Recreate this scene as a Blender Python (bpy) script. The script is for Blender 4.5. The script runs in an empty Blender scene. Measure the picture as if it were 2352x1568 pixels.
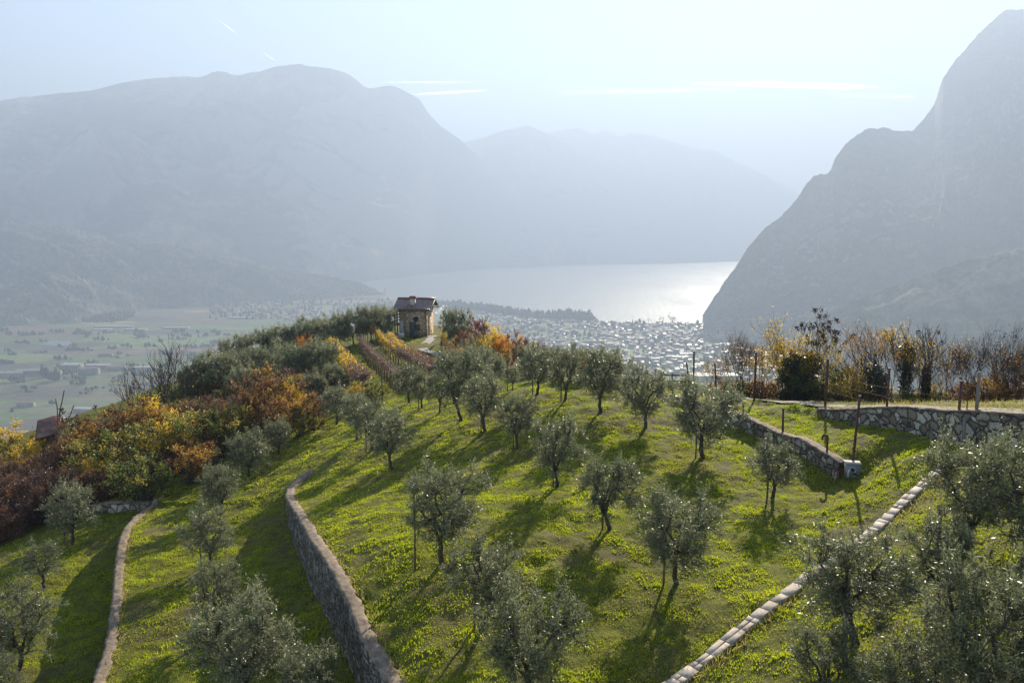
import bpy, bmesh, math, random
import numpy as np
from mathutils import Vector, Matrix
R = math.radians
scene = bpy.context.scene
# ------------------------------------------------------------------ camera, world, sun, exposure
PITCH = R(7.8)
F = 28.0 / 36.0 * 2352.0
CX, CY = 1176.0, 784.0
cam_d = bpy.data.cameras.new("camera")
cam_d.lens = 28.0
cam_d.sensor_width = 36.0
cam_d.clip_start = 0.5
cam_d.clip_end = 200000.0
cam = bpy.data.objects.new("camera", cam_d)
scene.collection.objects.link(cam)
cam.location = (0, 0, 0)
cam.rotation_euler = (R(90) - PITCH, 0, 0)
scene.camera = cam

SUN_AZ, SUN_EL = R(21.0), R(24.5)       # azimuth measured from +Y towards +X
world = bpy.data.worlds.new("World")
scene.world = world
world.use_nodes = True
wn = world.node_tree
sky = wn.nodes.new("ShaderNodeTexSky")
sky.sky_type = 'NISHITA'
sky.sun_disc = False
sky.sun_elevation = SUN_EL
sky.sun_rotation = SUN_AZ
sky.altitude = 400.0
sky.air_density = 1.0
sky.dust_density = 0.0
sky.ozone_density = 1.5
bg = wn.nodes["Background"]
bg.inputs[1].default_value = 0.05
wn.links.new(sky.outputs[0], bg.inputs[0])
sun_d = bpy.data.lights.new("sun", 'SUN')
sun_d.energy = 5.0
sun_d.angle = R(0.5)
sun_d.color = (1.0, 0.89, 0.70)
sun = bpy.data.objects.new("sun", sun_d)
scene.collection.objects.link(sun)
SUN_DIR = Vector((math.sin(SUN_AZ) * math.cos(SUN_EL), math.cos(SUN_AZ) * math.cos(SUN_EL), math.sin(SUN_EL)))
sun.rotation_euler = SUN_DIR.to_track_quat('Z', 'Y').to_euler()
sun.location = (60, 120, 80)
scene.view_settings.view_transform = 'Standard'
scene.view_settings.look = 'None'
scene.view_settings.exposure = 2.42
scene.view_settings.gamma = 1.0
cy = scene.cycles
cy.max_bounces = 8
cy.diffuse_bounces = 3
cy.glossy_bounces = 2
cy.transmission_bounces = 3
cy.volume_bounces = 4
cy.transparent_max_bounces = 8
cy.use_denoising = True
cy.denoiser = 'OPENIMAGEDENOISE'
cy.denoising_input_passes = 'RGB_ALBEDO_NORMAL'
cy.sample_clamp_indirect = 8.0
cy.sample_clamp_direct = 5.0

HAZE = 3.0e-4
LAKE = -345.0
LAND = -341.0

# ------------------------------------------------------------------ helpers
def ray(px, py):
    u = (px - CX) / F
    v = (py - CY) / F
    return np.array((u, math.cos(PITCH) - v * math.sin(PITCH), -(math.sin(PITCH) + v * math.cos(PITCH))))

def P(px, py, zc):
    return ray(px, py) * zc

def on_level(px, py, z):
    d = ray(px, py)
    return d * (z / d[2])

_rs = np.random.RandomState(7)
_perm = _rs.permutation(512)
_perm = np.concatenate([_perm, _perm, _perm])
_ga = _rs.rand(512) * 2 * np.pi
_gx, _gy = np.cos(_ga), np.sin(_ga)

def perlin(x, y):
    x = np.asarray(x, float); y = np.asarray(y, float)
    xi = np.floor(x).astype(np.int64); yi = np.floor(y).astype(np.int64)
    xf = x - xi; yf = y - yi
    xi &= 511; yi &= 511
    def g(ix, iy, dx, dy):
        h = _perm[(_perm[ix & 511] + iy) & 511]
        return _gx[h] * dx + _gy[h] * dy
    u = xf * xf * xf * (xf * (xf * 6 - 15) + 10)
    v = yf * yf * yf * (yf * (yf * 6 - 15) + 10)
    a = g(xi, yi, xf, yf) * (1 - u) + g(xi + 1, yi, xf - 1, yf) * u
    b = g(xi, yi + 1, xf, yf - 1) * (1 - u) + g(xi + 1, yi + 1, xf - 1, yf - 1) * u
    return (a * (1 - v) + b * v) * 1.5

def fbm(x, y, o=4, gain=0.5):
    s = 0; a = 1.0
    for i in range(o):
        s = s + a * perlin(x * 2 ** i + 17.3 * i, y * 2 ** i + 5.1 * i)
        a *= gain
    return s

def ridged(x, y, o=4, gain=0.5):
    s = 0; a = 1.0
    for i in range(o):
        s = s + a * (1 - 2 * np.abs(perlin(x * 2 ** i + 31.7 * i, y * 2 ** i + 9.2 * i)))
        a *= gain
    return s

def mesh_np(name, verts, faces, mat=None, smooth=False, cols=None, mats=None):
    """verts (n,3), faces (m,k) or a list of such arrays with equal rows"""
    me = bpy.data.meshes.new(name)
    verts = np.asarray(verts, np.float32)
    fl = faces if isinstance(faces, list) and isinstance(faces[0], np.ndarray) else [faces]
    fl = [np.asarray(f, np.int32) for f in fl if len(f)]
    nl = sum(f.size for f in fl)
    nf = sum(len(f) for f in fl)
    me.vertices.add(len(verts)); me.loops.add(nl); me.polygons.add(nf)
    me.vertices.foreach_set("co", verts.ravel())
    me.loops.foreach_set("vertex_index", np.concatenate([f.ravel() for f in fl]))
    tot = np.concatenate([np.full(len(f), f.shape[1], np.int32) for f in fl])
    st = np.concatenate([[0], np.cumsum(tot)[:-1]]).astype(np.int32)
    me.polygons.foreach_set("loop_start", st)
    if smooth:
        me.polygons.foreach_set("use_smooth", np.ones(nf, bool))
    if cols is not None:        # one colour per vertex
        at = me.color_attributes.new("tint", 'FLOAT_COLOR', 'POINT')
        c = np.ones((len(verts), 4), np.float32); c[:, :3] = cols
        at.data.foreach_set("color", c.ravel())
    if mat is not None:
        for m in (mat if isinstance(mat, (list, tuple)) else [mat]):
            me.materials.append(m)
    if mats is not None:
        me.polygons.foreach_set("material_index", np.asarray(mats, np.int32))
    me.update(calc_edges=True)
    return me

def link(name, me, parent=None, loc=None, rz=0.0):
    o = bpy.data.objects.new(name, me)
    scene.collection.objects.link(o)
    if parent is not None:
        o.parent = parent
    if loc is not None:
        o.location = loc
    o.rotation_euler = (0, 0, rz)
    return o

def tag(o, label=None, cat=None, group=None, kind=None):
    if label: o["label"] = label
    if cat: o["category"] = cat
    if group: o["group"] = group
    if kind: o["kind"] = kind
    return o

def empty(name, loc, rz=0.0, sc=1.0):
    o = bpy.data.objects.new(name, None)
    scene.collection.objects.link(o)
    o.empty_display_size = 0.2
    o.location = loc
    o.rotation_euler = (0, 0, rz)
    o.scale = (sc, sc, sc) if not isinstance(sc, tuple) else sc
    return o

def copy_tree(o, parent=None):
    c = o.copy()
    scene.collection.objects.link(c)
    if parent is not None:
        c.parent = parent
    for ch in o.children:
        copy_tree(ch, c)
    return c

def grid_faces(nu, nv):
    i = np.arange(nu - 1)[:, None] * nv + np.arange(nv - 1)[None, :]
    return np.stack([i, i + nv, i + nv + 1, i + 1], -1).reshape(-1, 4)

class MB:
    """collects boxes, tubes and loose quads into one mesh"""
    def __init__(s):
        s.v = []; s.q = []; s.n = 0
    def add(s, v, q):
        v = np.asarray(v, float); q = np.asarray(q, int)
        s.v.append(v); s.q.append(q + s.n); s.n += len(v)
    def box(s, c, size, rz=0.0, tilt=None):
        x, y, z = [a / 2 for a in size]
        v = np.array([(-x, -y, -z), (x, -y, -z), (x, y, -z), (-x, y, -z), (-x, -y, z), (x, -y, z), (x, y, z), (-x, y, z)])
        if tilt is not None:
            v = v @ np.array(tilt).T
        cz, sz = math.cos(rz), math.sin(rz)
        v = v @ np.array(((cz, sz, 0), (-sz, cz, 0), (0, 0, 1)))
        s.add(v + np.array(c), [(0, 3, 2, 1), (4, 5, 6, 7), (0, 1, 5, 4), (1, 2, 6, 5), (2, 3, 7, 6), (3, 0, 4, 7)])
    def tube(s, pts, rad, n=6, cap=True):
        pts = np.asarray(pts, float)
        rad = np.broadcast_to(np.asarray(rad, float), (len(pts),))
        rings = []
        d = np.gradient(pts, axis=0)
        d /= np.linalg.norm(d, axis=1)[:, None] + 1e-12
        ref = np.array((0.31, 0.22, 0.93)) if abs(d[0][2]) < 0.9 else np.array((1.0, 0.1, 0))
        a = np.arange(n) * 2 * np.pi / n
        for p, r, dd in zip(pts, rad, d):
            e = np.cross(dd, ref); e /= np.linalg.norm(e) + 1e-12
            f = np.cross(dd, e)
            rings.append(p + r * (np.cos(a)[:, None] * e + np.sin(a)[:, None] * f))
        v = np.concatenate(rings)
        q = []
        for k in range(len(pts) - 1):
            for j in range(n):
                q.append((k * n + j, k * n + (j + 1) % n, (k + 1) * n + (j + 1) % n, (k + 1) * n + j))
        if cap and n == 4:
            q += [(3, 2, 1, 0), tuple(len(v) - 4 + j for j in range(4))]
        elif cap and n == 6:
            for b, fl in ((0, True), (len(v) - n, False)):
                for tq in ((0, 1, 2, 3), (0, 3, 4, 5)):
                    t_ = tuple(b + j for j in tq)
                    q.append(t_[::-1] if fl else t_)
        elif cap and n == 8:
            for b, fl in ((0, True), (len(v) - n, False)):
                for tq in ((0, 1, 2, 3), (0, 3, 4, 7), (4, 5, 6, 7)):
                    t_ = tuple(b + j for j in tq)
                    q.append(t_[::-1] if fl else t_)
        s.add(v, q)
    def quad(s, a, b, c, d):
        s.add([a, b, c, d], [(0, 1, 2, 3)])
    def build(s, name, mat, parent=None, smooth=False, loc=None, rz=0.0):
        me = mesh_np(name, np.concatenate(s.v), np.concatenate(s.q), mat, smooth)
        return link(name, me, parent, loc, rz)
    def mesh(s, name, mat, smooth=False):
        return mesh_np(name, np.concatenate(s.v), np.concatenate(s.q), mat, smooth)

# ------------------------------------------------------------------ materials
def newmat(name):
    m = bpy.data.materials.new(name)
    m.use_nodes = True
    nt = m.node_tree
    b = nt.nodes["Principled BSDF"]
    b.inputs["Specular IOR Level"].default_value = 0.3
    return m, nt, b

def N(nt, t, **kw):
    n = nt.nodes.new(t)
    for k, v in kw.items():
        setattr(n, k, v)
    return n

def ramp(nt, fac, stops):
    r = N(nt, "ShaderNodeValToRGB")
    cr = r.color_ramp
    while len(cr.elements) < len(stops):
        cr.elements.new(0.5)
    for e, (p, c) in zip(cr.elements, stops):
        e.position = p
        e.color = (*c, 1) if len(c) == 3 else c
    nt.links.new(fac, r.inputs[0])
    return r

def noise(nt, scale, vec=None, detail=4, rough=0.6, dist=0.0):
    n = N(nt, "ShaderNodeTexNoise")
    n.inputs["Scale"].default_value = scale
    n.inputs["Detail"].default_value = detail
    n.inputs["Roughness"].default_value = rough
    n.inputs["Distortion"].default_value = dist
    if vec is not None:
        nt.links.new(vec, n.inputs["Vector"])
    return n

def objco(nt, scale=(1, 1, 1)):
    t = N(nt, "ShaderNodeTexCoord")
    mp = N(nt, "ShaderNodeMapping")
    mp.inputs["Scale"].default_value = scale
    nt.links.new(t.outputs["Object"], mp.inputs["Vector"])
    return mp.outputs[0]

def mix(nt, fac, a, b, mode='MIX'):
    n = N(nt, "ShaderNodeMix", data_type='RGBA', blend_type=mode)
    for sock, v in ((0, fac), (6, a), (7, b)):
        if hasattr(v, "links"):
            nt.links.new(v, n.inputs[sock])
        elif sock == 0:
            n.inputs[0].default_value = v
        else:
            n.inputs[sock].default_value = (*v, 1)
    return n.outputs[2]

def bump(nt, bsdf, h, strength=0.5, dist=0.1):
    b = N(nt, "ShaderNodeBump")
    b.inputs["Strength"].default_value = strength
    b.inputs["Distance"].default_value = dist
    nt.links.new(h, b.inputs["Height"])
    nt.links.new(b.outputs[0], bsdf.inputs["Normal"])
    return b

def plain(name, col, rough=0.7, metal=0.0, var=0.25, scale=6.0, bmp=0.0):
    m, nt, b = newmat(name)
    n = noise(nt, scale, objco(nt), 5)
    lo = tuple(c * (1 - var) for c in col); hi = tuple(min(1, c * (1 + var)) for c in col)
    r = ramp(nt, n.outputs[0], [(0.3, lo), (0.7, hi)])
    nt.links.new(r.outputs[0], b.inputs["Base Color"])
    b.inputs["Roughness"].default_value = rough
    b.inputs["Metallic"].default_value = metal
    if bmp:
        bump(nt, b, n.outputs[0], bmp, 0.02)
    return m

def leafmat(name, stops, trans=0.45, rough=0.5, spec=0.3, tcol=None):
    """leaf colour varies from leaf to leaf with the 'tint' attribute's red channel"""
    m, nt, b = newmat(name)
    a = N(nt, "ShaderNodeAttribute", attribute_name="tint")
    sp = N(nt, "ShaderNodeSeparateColor")
    nt.links.new(a.outputs["Color"], sp.inputs[0])
    oi = N(nt, "ShaderNodeObjectInfo")
    ad = N(nt, "ShaderNodeMath", operation='MULTIPLY_ADD')
    nt.links.new(oi.outputs["Random"], ad.inputs[0])
    ad.inputs[1].default_value = 0.24
    ad.inputs[2].default_value = -0.12
    ad2 = N(nt, "ShaderNodeMath", operation='ADD')
    nt.links.new(ad.outputs[0], ad2.inputs[0]); nt.links.new(sp.outputs[0], ad2.inputs[1])
    r = ramp(nt, ad2.outputs[0], stops)
    nt.links.new(r.outputs[0], b.inputs["Base Color"])
    b.inputs["Roughness"].default_value = rough
    b.inputs["Specular IOR Level"].default_value = spec
    tr = N(nt, "ShaderNodeBsdfTranslucent")
    if tcol:
        cc = mix(nt, 1.0, r.outputs[0], tcol, 'MULTIPLY')
        nt.links.new(cc, tr.inputs[0])
    else:
        nt.links.new(r.outputs[0], tr.inputs[0])
    ms = N(nt, "ShaderNodeMixShader")
    ms.inputs[0].default_value = trans
    out = nt.nodes["Material Output"]
    nt.links.new(b.outputs[0], ms.inputs[1]); nt.links.new(tr.outputs[0], ms.inputs[2])
    nt.links.new(ms.outputs[0], out.inputs[0])
    return m
# ------------------------------------------------------------------ far mountains, lake, valley
def mountain_mat(name, forest, grass, rock, s=1.0, rocky=0.5):
    m, nt, b = newmat(name)
    co = objco(nt)
    n1 = noise(nt, 0.0016 * s, co, 6, 0.62)
    n2 = noise(nt, 0.009 * s, co, 6, 0.65)
    geo = N(nt, "ShaderNodeNewGeometry")
    sp = N(nt, "ShaderNodeSeparateXYZ")
    nt.links.new(geo.outputs["Normal"], sp.inputs[0])
    f = ramp(nt, n1.outputs[0], [(0.45, (0, 0, 0)), (0.6, (1, 1, 1))])
    c1 = mix(nt, f.outputs[0], forest, grass)
    f2 = ramp(nt, n2.outputs[0], [(0.35, (0.6, 0.6, 0.6)), (0.65, (1.3, 1.3, 1.3))])
    c2 = mix(nt, 1.0, c1, f2.outputs[0], 'MULTIPLY')
    st = N(nt, "ShaderNodeMath", operation='MULTIPLY_ADD')
    nt.links.new(n2.outputs[0], st.inputs[0]); st.inputs[1].default_value = 0.55
    nt.links.new(sp.outputs[2], st.inputs[2])
    f3 = ramp(nt, st.outputs[0], [(rocky, (1, 1, 1)), (rocky + 0.16, (0, 0, 0))])
    c3 = mix(nt, f3.outputs[0], c2, rock)
    nt.links.new(c3, b.inputs["Base Color"])
    b.inputs["Roughness"].default_value = 0.95
    b.inputs["Specular IOR Level"].default_value = 0.05
    bump(nt, b, n2.outputs[0], 0.55, 60.0 / s)
    return m

def interp_poly(pts, xs, col=1):
    p = np.array(pts, float)
    return np.interp(xs, p[:, 0], p[:, col])

def smooth1(a, k):
    if k < 2: return a
    w = np.ones(k) / k
    return np.convolve(np.pad(a, (k, k), 'edge'), w, 'same')[k:-k]

def ridge(name, sil, base, mat, nu, nv, amp, freq, shear, prof, jag=0.0, back=0.5, bumps=0.0, zb=LAKE, sm=5, gul=1.0, k=0.8625, kb=None, strata=0.0):
    """sil: (px, py, zc) along the crest; base: (px, zc) along the foot"""
    p = np.array(sil, float); p[:, 2] *= np.interp(p[:, 0], *k) if isinstance(k, tuple) else k
    base = [(a, b * (kb or k)) for a, b in base]
    xs = np.linspace(p[0, 0], p[-1, 0], nu)
    ys = smooth1(np.interp(xs, p[:, 0], p[:, 1]), sm)
    zs = smooth1(np.interp(xs, p[:, 0], p[:, 2]), sm * 3)
    if jag:
        q = np.arange(nu)
        ys = ys + jag * (fbm(q / 22.0, q * 0 + 3.3, 5, 0.6) + (0.8 * ridged(q / 9.0, q * 0 + 8.3, 3, 0.6) if strata else 0))
    bz = smooth1(interp_poly(base, xs), sm * 3)
    Rg = np.array([P(x, y, z) for x, y, z in zip(xs, ys, zs)])
    ub = (xs - CX) / F
    B = np.stack([ub * bz, bz * 0.985, np.full(nu, zb)], 1)
    t = np.concatenate([np.linspace(0, 1, nv), 1 + back * np.linspace(0.06, 1, 10) ** 1.2])
    T = t[None, :]
    XY = B[:, None, :2] * (1 - T[..., None]) + Rg[:, None, :2] * T[..., None]
    h = Rg[:, 2] - zb
    tt = np.clip(T, 0, 1)
    pr = np.where(T <= 1, prof * tt + (1 - prof) * tt ** 2.2, 1 - (T - 1) * 1.1 - (T - 1) ** 2)
    hs = smooth1(h, nu // 9 | 1)
    Z = zb + (hs[:, None] * (1 - tt ** 1.5) + h[:, None] * tt ** 1.5) * pr
    s = np.concatenate([[0], np.cumsum(np.linalg.norm(np.diff(Rg[:, :2], axis=0), axis=1))])
    S = s[:, None] + shear * tt * 1.0
    L = 1000.0
    g = ridged(S * freq / L, tt * 1.3 + 4.0 + S * 0.0, 4, 0.52) * gul
    g = g + 0.9 * fbm(XY[..., 0] * freq * 0.8 / L + 40, XY[..., 1] * freq * 0.8 / L, 5, 0.55)
    env = np.where(T <= 1, (tt ** 0.7) * np.clip((1 - tt) * 2.4, 0, 1) ** 1.1, 0.3 * np.clip((T - 1) * 4, 0, 1))
    Z = Z + amp * np.clip(h / (0.45 * h.max()), 0, 1)[:, None] * (g - 0.3) * env
    if strata:          # broken rock: ledges and blocks
        wz = Z + 25 * fbm(XY[..., 0] / 300, XY[..., 1] / 300, 3)
        Z = Z + strata * np.sin(wz / 26.0) * env * np.clip(0.5 + fbm(XY[..., 0] / 180 + 9, XY[..., 1] / 180, 3), 0, 1.2)
        Z = Z + 26 * fbm(XY[..., 0] / 70 + 5, XY[..., 1] / 70 + Z / 90, 4, 0.6) * env
    if bumps:
        Z = Z + bumps * (0.5 + fbm(XY[..., 0] / 14.0, XY[..., 1] / 14.0, 2, 0.6)) * np.clip(tt * 12, 0, 1)
    Z = np.maximum(Z, zb - 20)
    V = np.concatenate([XY, Z[..., None]], -1).reshape(-1, 3)
    me = mesh_np(name, V, grid_faces(nu, len(t))[:, ::-1], mat, True)
    o = link(name, me)
    tag(o, kind="structure")
    return o

M_far = mountain_mat("far_slopes", (0.012, 0.018, 0.014), (0.42, 0.34, 0.21), (0.26, 0.25, 0.23), 1.0, 0.60)  # forest and grass colours pushed apart to imitate shaded and sunlit ridges
M_cliff = mountain_mat("cliff_slopes", (0.06, 0.066, 0.05), (0.10, 0.095, 0.075), (0.165, 0.155, 0.14), 2.2, 0.72)
M_hill = mountain_mat("hill_slopes", (0.075, 0.098, 0.060), (0.225, 0.195, 0.120), (0.300, 0.285, 0.255), 4.0, 0.25)

o = ridge("mountain", [(-420, 300, 9500), (-200, 262, 9500), (0, 230, 9300), (100, 218, 9300), (220, 206, 9200), (290, 188, 9200), (400, 176, 9200),
           (460, 178, 9200), (495, 163, 9200), (520, 165, 9200), (536, 174, 9100), (600, 162, 9100), (655, 151, 9000), (690, 148, 9000), (720, 155, 9000), (760, 155, 9000),
           (800, 170, 9000), (845, 204, 9000), (875, 197, 9000), (905, 198, 9000), (965, 228, 9100), (985, 262, 9200), (1020, 295, 9400), (1045, 312, 9500),
           (1070, 332, 9700), (1110, 372, 10000), (1170, 425, 10600), (1230, 480, 11200), (1300, 548, 11800), (1345, 588, 12200)],
          [(-420, 4600), (0, 5000), (300, 5600), (600, 6300), (850, 7600), (950, 8500), (1050, 9900), (1200, 11000), (1345, 12000)],
          M_far, 620, 170, 430, 0.42, 2600, 0.72, jag=2.4, k=((0, 700, 850, 1070, 1340), (0.64, 0.66, 0.70, 0.77, 0.82)), kb=0.75)
ridge("mountain", [(960, 420, 12500), (1020, 360, 12400), (1070, 326, 12300), (1110, 318, 12300), (1150, 300, 12200), (1213, 288, 12200), (1250, 304, 12300), (1275, 318, 12400),
           (1320, 338, 12600), (1380, 372, 12700), (1450, 415, 12900), (1520, 468, 13200), (1580, 512, 13500), (1640, 550, 13800), (1700, 586, 14000)],
          [(960, 9300), (1050, 10000), (1180, 11200), (1300, 12200), (1500, 13100), (1700, 13900)], M_far, 260, 80, 260, 0.5, 1500, 0.75, jag=2.0, k=0.80)
ridge("mountain", [(1200, 330, 14800), (1270, 302, 14700), (1330, 293, 14700), (1365, 312, 14700), (1390, 299, 14700), (1425, 314, 14700), (1450, 302, 14700), (1500, 313, 14700),
           (1545, 326, 14700), (1600, 340, 14800), (1640, 345, 14800), (1700, 375, 14900), (1760, 405, 15000), (1835, 445, 15200), (1900, 485, 15300), (2000, 545, 15500)],
          [(1200, 12800), (1500, 13600), (1660, 14200), (1720, 14600), (2000, 14900)], M_far, 240, 70, 240, 0.5, 1200, 0.75, jag=2.4, k=0.79)
ridge("mountain", [(1618, 716, 3120), (1624, 708, 3130), (1640, 676, 3180), (1655, 660, 3200), (1660, 646, 3200), (1685, 620, 3220), (1712, 576, 3250), (1760, 518, 3280), (1800, 488, 3300), (1832, 454, 3350),
           (1850, 424, 3380), (1872, 398, 3400), (1905, 396, 3420), (1918, 362, 3450), (1945, 322, 3480), (1985, 298, 3500), (2025, 290, 3520), (2060, 299, 3520), (2098, 298, 3550),
           (2130, 260, 3600), (2150, 232, 3620), (2160, 190, 3640), (2190, 140, 3660), (2212, 118, 3680), (2245, 80, 3700), (2280, 45, 3720), (2310, 22, 3740), (2360, 18, 3760), (2420, 0, 3780), (2600, -60, 3800), (2900, -60, 3800)],
          [(1618, 3100), (1700, 2950), (1800, 2780), (2000, 2500), (2300, 2250), (2900, 2100)], M_cliff, 560, 220, 120, 2.4, -500, 0.9, jag=2.6, sm=7, gul=0.3, strata=9.0, k=((1618, 1900, 2350), (0.8625, 0.98, 1.12)), kb=0.9)
ridge("hill", [(1700, 735, 2900), (1800, 726, 2700), (1930, 705, 2500), (2020, 668, 2450), (2100, 640, 2400), (2200, 605, 2350), (2300, 580, 2350), (2400, 560, 2300), (2600, 520, 2300)],
          [(1700, 2850), (1800, 2500), (2000, 2200), (2300, 1900), (2600, 1800)], M_hill, 200, 60, 40, 3.5, -300, 0.9, jag=2.0, bumps=5.0, sm=9, zb=LAND - 3)
ridge("hill", [(-400, 470, 4300), (-150, 492, 4300), (0, 508, 4350), (100, 519, 4400), (180, 530, 4450), (240, 544, 4500), (300, 556, 4500), (400, 566, 4600), (470, 580, 4700),
           (540, 597, 4800), (620, 615, 4900), (700, 628, 5000), (780, 640, 5100), (830, 653, 5150), (865, 669, 5200), (885, 684, 5250)],
          [(-400, 3100), (0, 3350), (200, 3550), (320, 4100), (480, 4350), (700, 4700), (885, 5200)], M_hill, 620, 160, 60, 3.2, 900, 0.8, jag=2.5, bumps=9.0, sm=15, zb=LAND - 3)

# lake
m, nt, b = newmat("lake_water")
b.inputs["Base Color"].default_value = (0.10, 0.14, 0.17, 1)
b.inputs["Metallic"].default_value = 0.0
b.inputs["Specular IOR Level"].default_value = 1.0
co = objco(nt, (0.004, 0.0012, 1))
n1 = noise(nt, 1.0, co, 5, 0.6)
rr = ramp(nt, n1.outputs[0], [(0.35, (0.47,) * 3), (0.65, (0.62,) * 3)])
nt.links.new(rr.outputs[0], b.inputs["Roughness"])
n2 = noise(nt, 0.05, objco(nt, (1.0, 0.35, 1)), 4, 0.7)
bump(nt, b, n2.outputs[0], 0.6, 4.0)
M_lake = m
v = [(-9000, 1900, LAKE), (9000, 1900, LAKE), (12000, 14500, LAKE), (-12000, 14500, LAKE)]
tag(link("lake", mesh_np("lake", v, [(0, 1, 2, 3)], M_lake)), kind="structure")

# valley floor: one sheet with an uneven shoreline
m, nt, b = newmat("valley_fields")
co = objco(nt)
mp = N(nt, "ShaderNodeMapping"); mp.inputs["Scale"].default_value = (0.0042, 0.0075, 1); mp.inputs["Rotation"].default_value = (0, 0, 0.35)
nt.links.new(co, mp.inputs[0])
vo = N(nt, "ShaderNodeTexVoronoi", distance="CHEBYCHEV", voronoi_dimensions="2D"); vo.inputs["Scale"].default_value = 1.0
vo.inputs["Randomness"].default_value = 1.0
nt.links.new(mp.outputs[0], vo.inputs["Vector"])
sp = N(nt, "ShaderNodeSeparateColor"); nt.links.new(vo.outputs["Color"], sp.inputs[0])
fr = ramp(nt, sp.outputs[0], [(0.0, (0.093, 0.140, 0.033)), (0.22, (0.150, 0.196, 0.047)), (0.38, (0.084, 0.080, 0.052)), (0.55, (0.122, 0.140, 0.056)), (0.7, (0.196, 0.252, 0.065)), (0.82, (0.159, 0.112, 0.065)), (0.93, (0.337, 0.234, 0.122))])
fr.color_ramp.interpolation = 'CONSTANT'
n3 = noise(nt, 0.02, co, 6, 0.7)
f2 = ramp(nt, n3.outputs[0], [(0.35, (0.6, 0.6, 0.6)), (0.65, (1.25, 1.25, 1.25))])
wv = N(nt, "ShaderNodeTexWave"); wv.inputs["Scale"].default_value = 30.0; wv.inputs["Distortion"].default_value = 0.3
nt.links.new(mp.outputs[0], wv.inputs["Vector"])
c = mix(nt, 1.0, fr.outputs[0], f2.outputs[0], 'MULTIPLY')
wr = ramp(nt, wv.outputs[0], [(0.3, (0.72, 0.72, 0.72)), (0.7, (1.15, 1.15, 1.15))])
c = mix(nt, 0.8, c, wr.outputs[0], 'MULTIPLY')
nt.links.new(c, b.inputs["Base Color"])
b.inputs["Roughness"].default_value = 0.9
M_valley = m
shore = [(-600, 660), (500, 664), (800, 668), (880, 674), (960, 694), (1060, 702), (1200, 716), (1330, 728), (1372, 733), (1420, 736), (1480, 738), (1560, 739), (1640, 741), (1680, 736), (1720, 728), (1800, 716), (2900, 700)]
xs = np.linspace(-600, 2900, 260)
top = np.array([on_level(x, y + 0.7 * perlin(np.array(x / 23.0), np.array(0.5)), LAND) for x, y in zip(xs, np.interp(xs, *np.array(shore).T))])
t = np.linspace(0, 1, 60)
near = np.stack([top[:, 0] * 0.02, np.full(260, 120.0), np.full(260, LAND)], 1)
V = top[:, None, :] * (1 - t[None, :, None]) + near[:, None, :] * t[None, :, None]
V[:, :, 2] += 5.0 * fbm(V[..., 0] / 400.0, V[..., 1] / 400.0, 3) * np.clip(t * 8, 0, 1)[None]
V[:, 0, 2] = LAKE - 3
tag(link("valley_ground", mesh_np("valley_ground", V.reshape(-1, 3), grid_faces(260, 60), M_valley, True)), kind="structure")
# ------------------------------------------------------------------ the near hill: ground height
FWD = np.array((0, math.cos(PITCH), -math.sin(PITCH)))
DWN = np.array((0, -math.sin(PITCH), -math.cos(PITCH)))

def at_down(px, py, down):
    d = ray(px, py)
    return d * (-down / d[2])

def poly_info(pts, q):
    """nearest point on an open polyline: distance, side (+ = left of travel), arc fraction index"""
    best = np.full(len(q), 1e9); side = np.zeros(len(q)); par = np.zeros(len(q)); near = np.zeros((len(q), 2))
    for i in range(len(pts) - 1):
        a, b = pts[i], pts[i + 1]
        ab = b - a; L2 = ab @ ab
        t = np.clip(((q - a) @ ab) / L2, 0, 1)
        pr = a + t[:, None] * ab
        dd = np.linalg.norm(q - pr, axis=1)
        s = np.sign(ab[0] * (q[:, 1] - a[1]) - ab[1] * (q[:, 0] - a[0]))
        m = dd < best - 1e-9
        best[m] = dd[m]; side[m] = s[m]; par[m] = i + t[m]; near[m] = pr[m]
    return best, side, par, near

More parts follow.
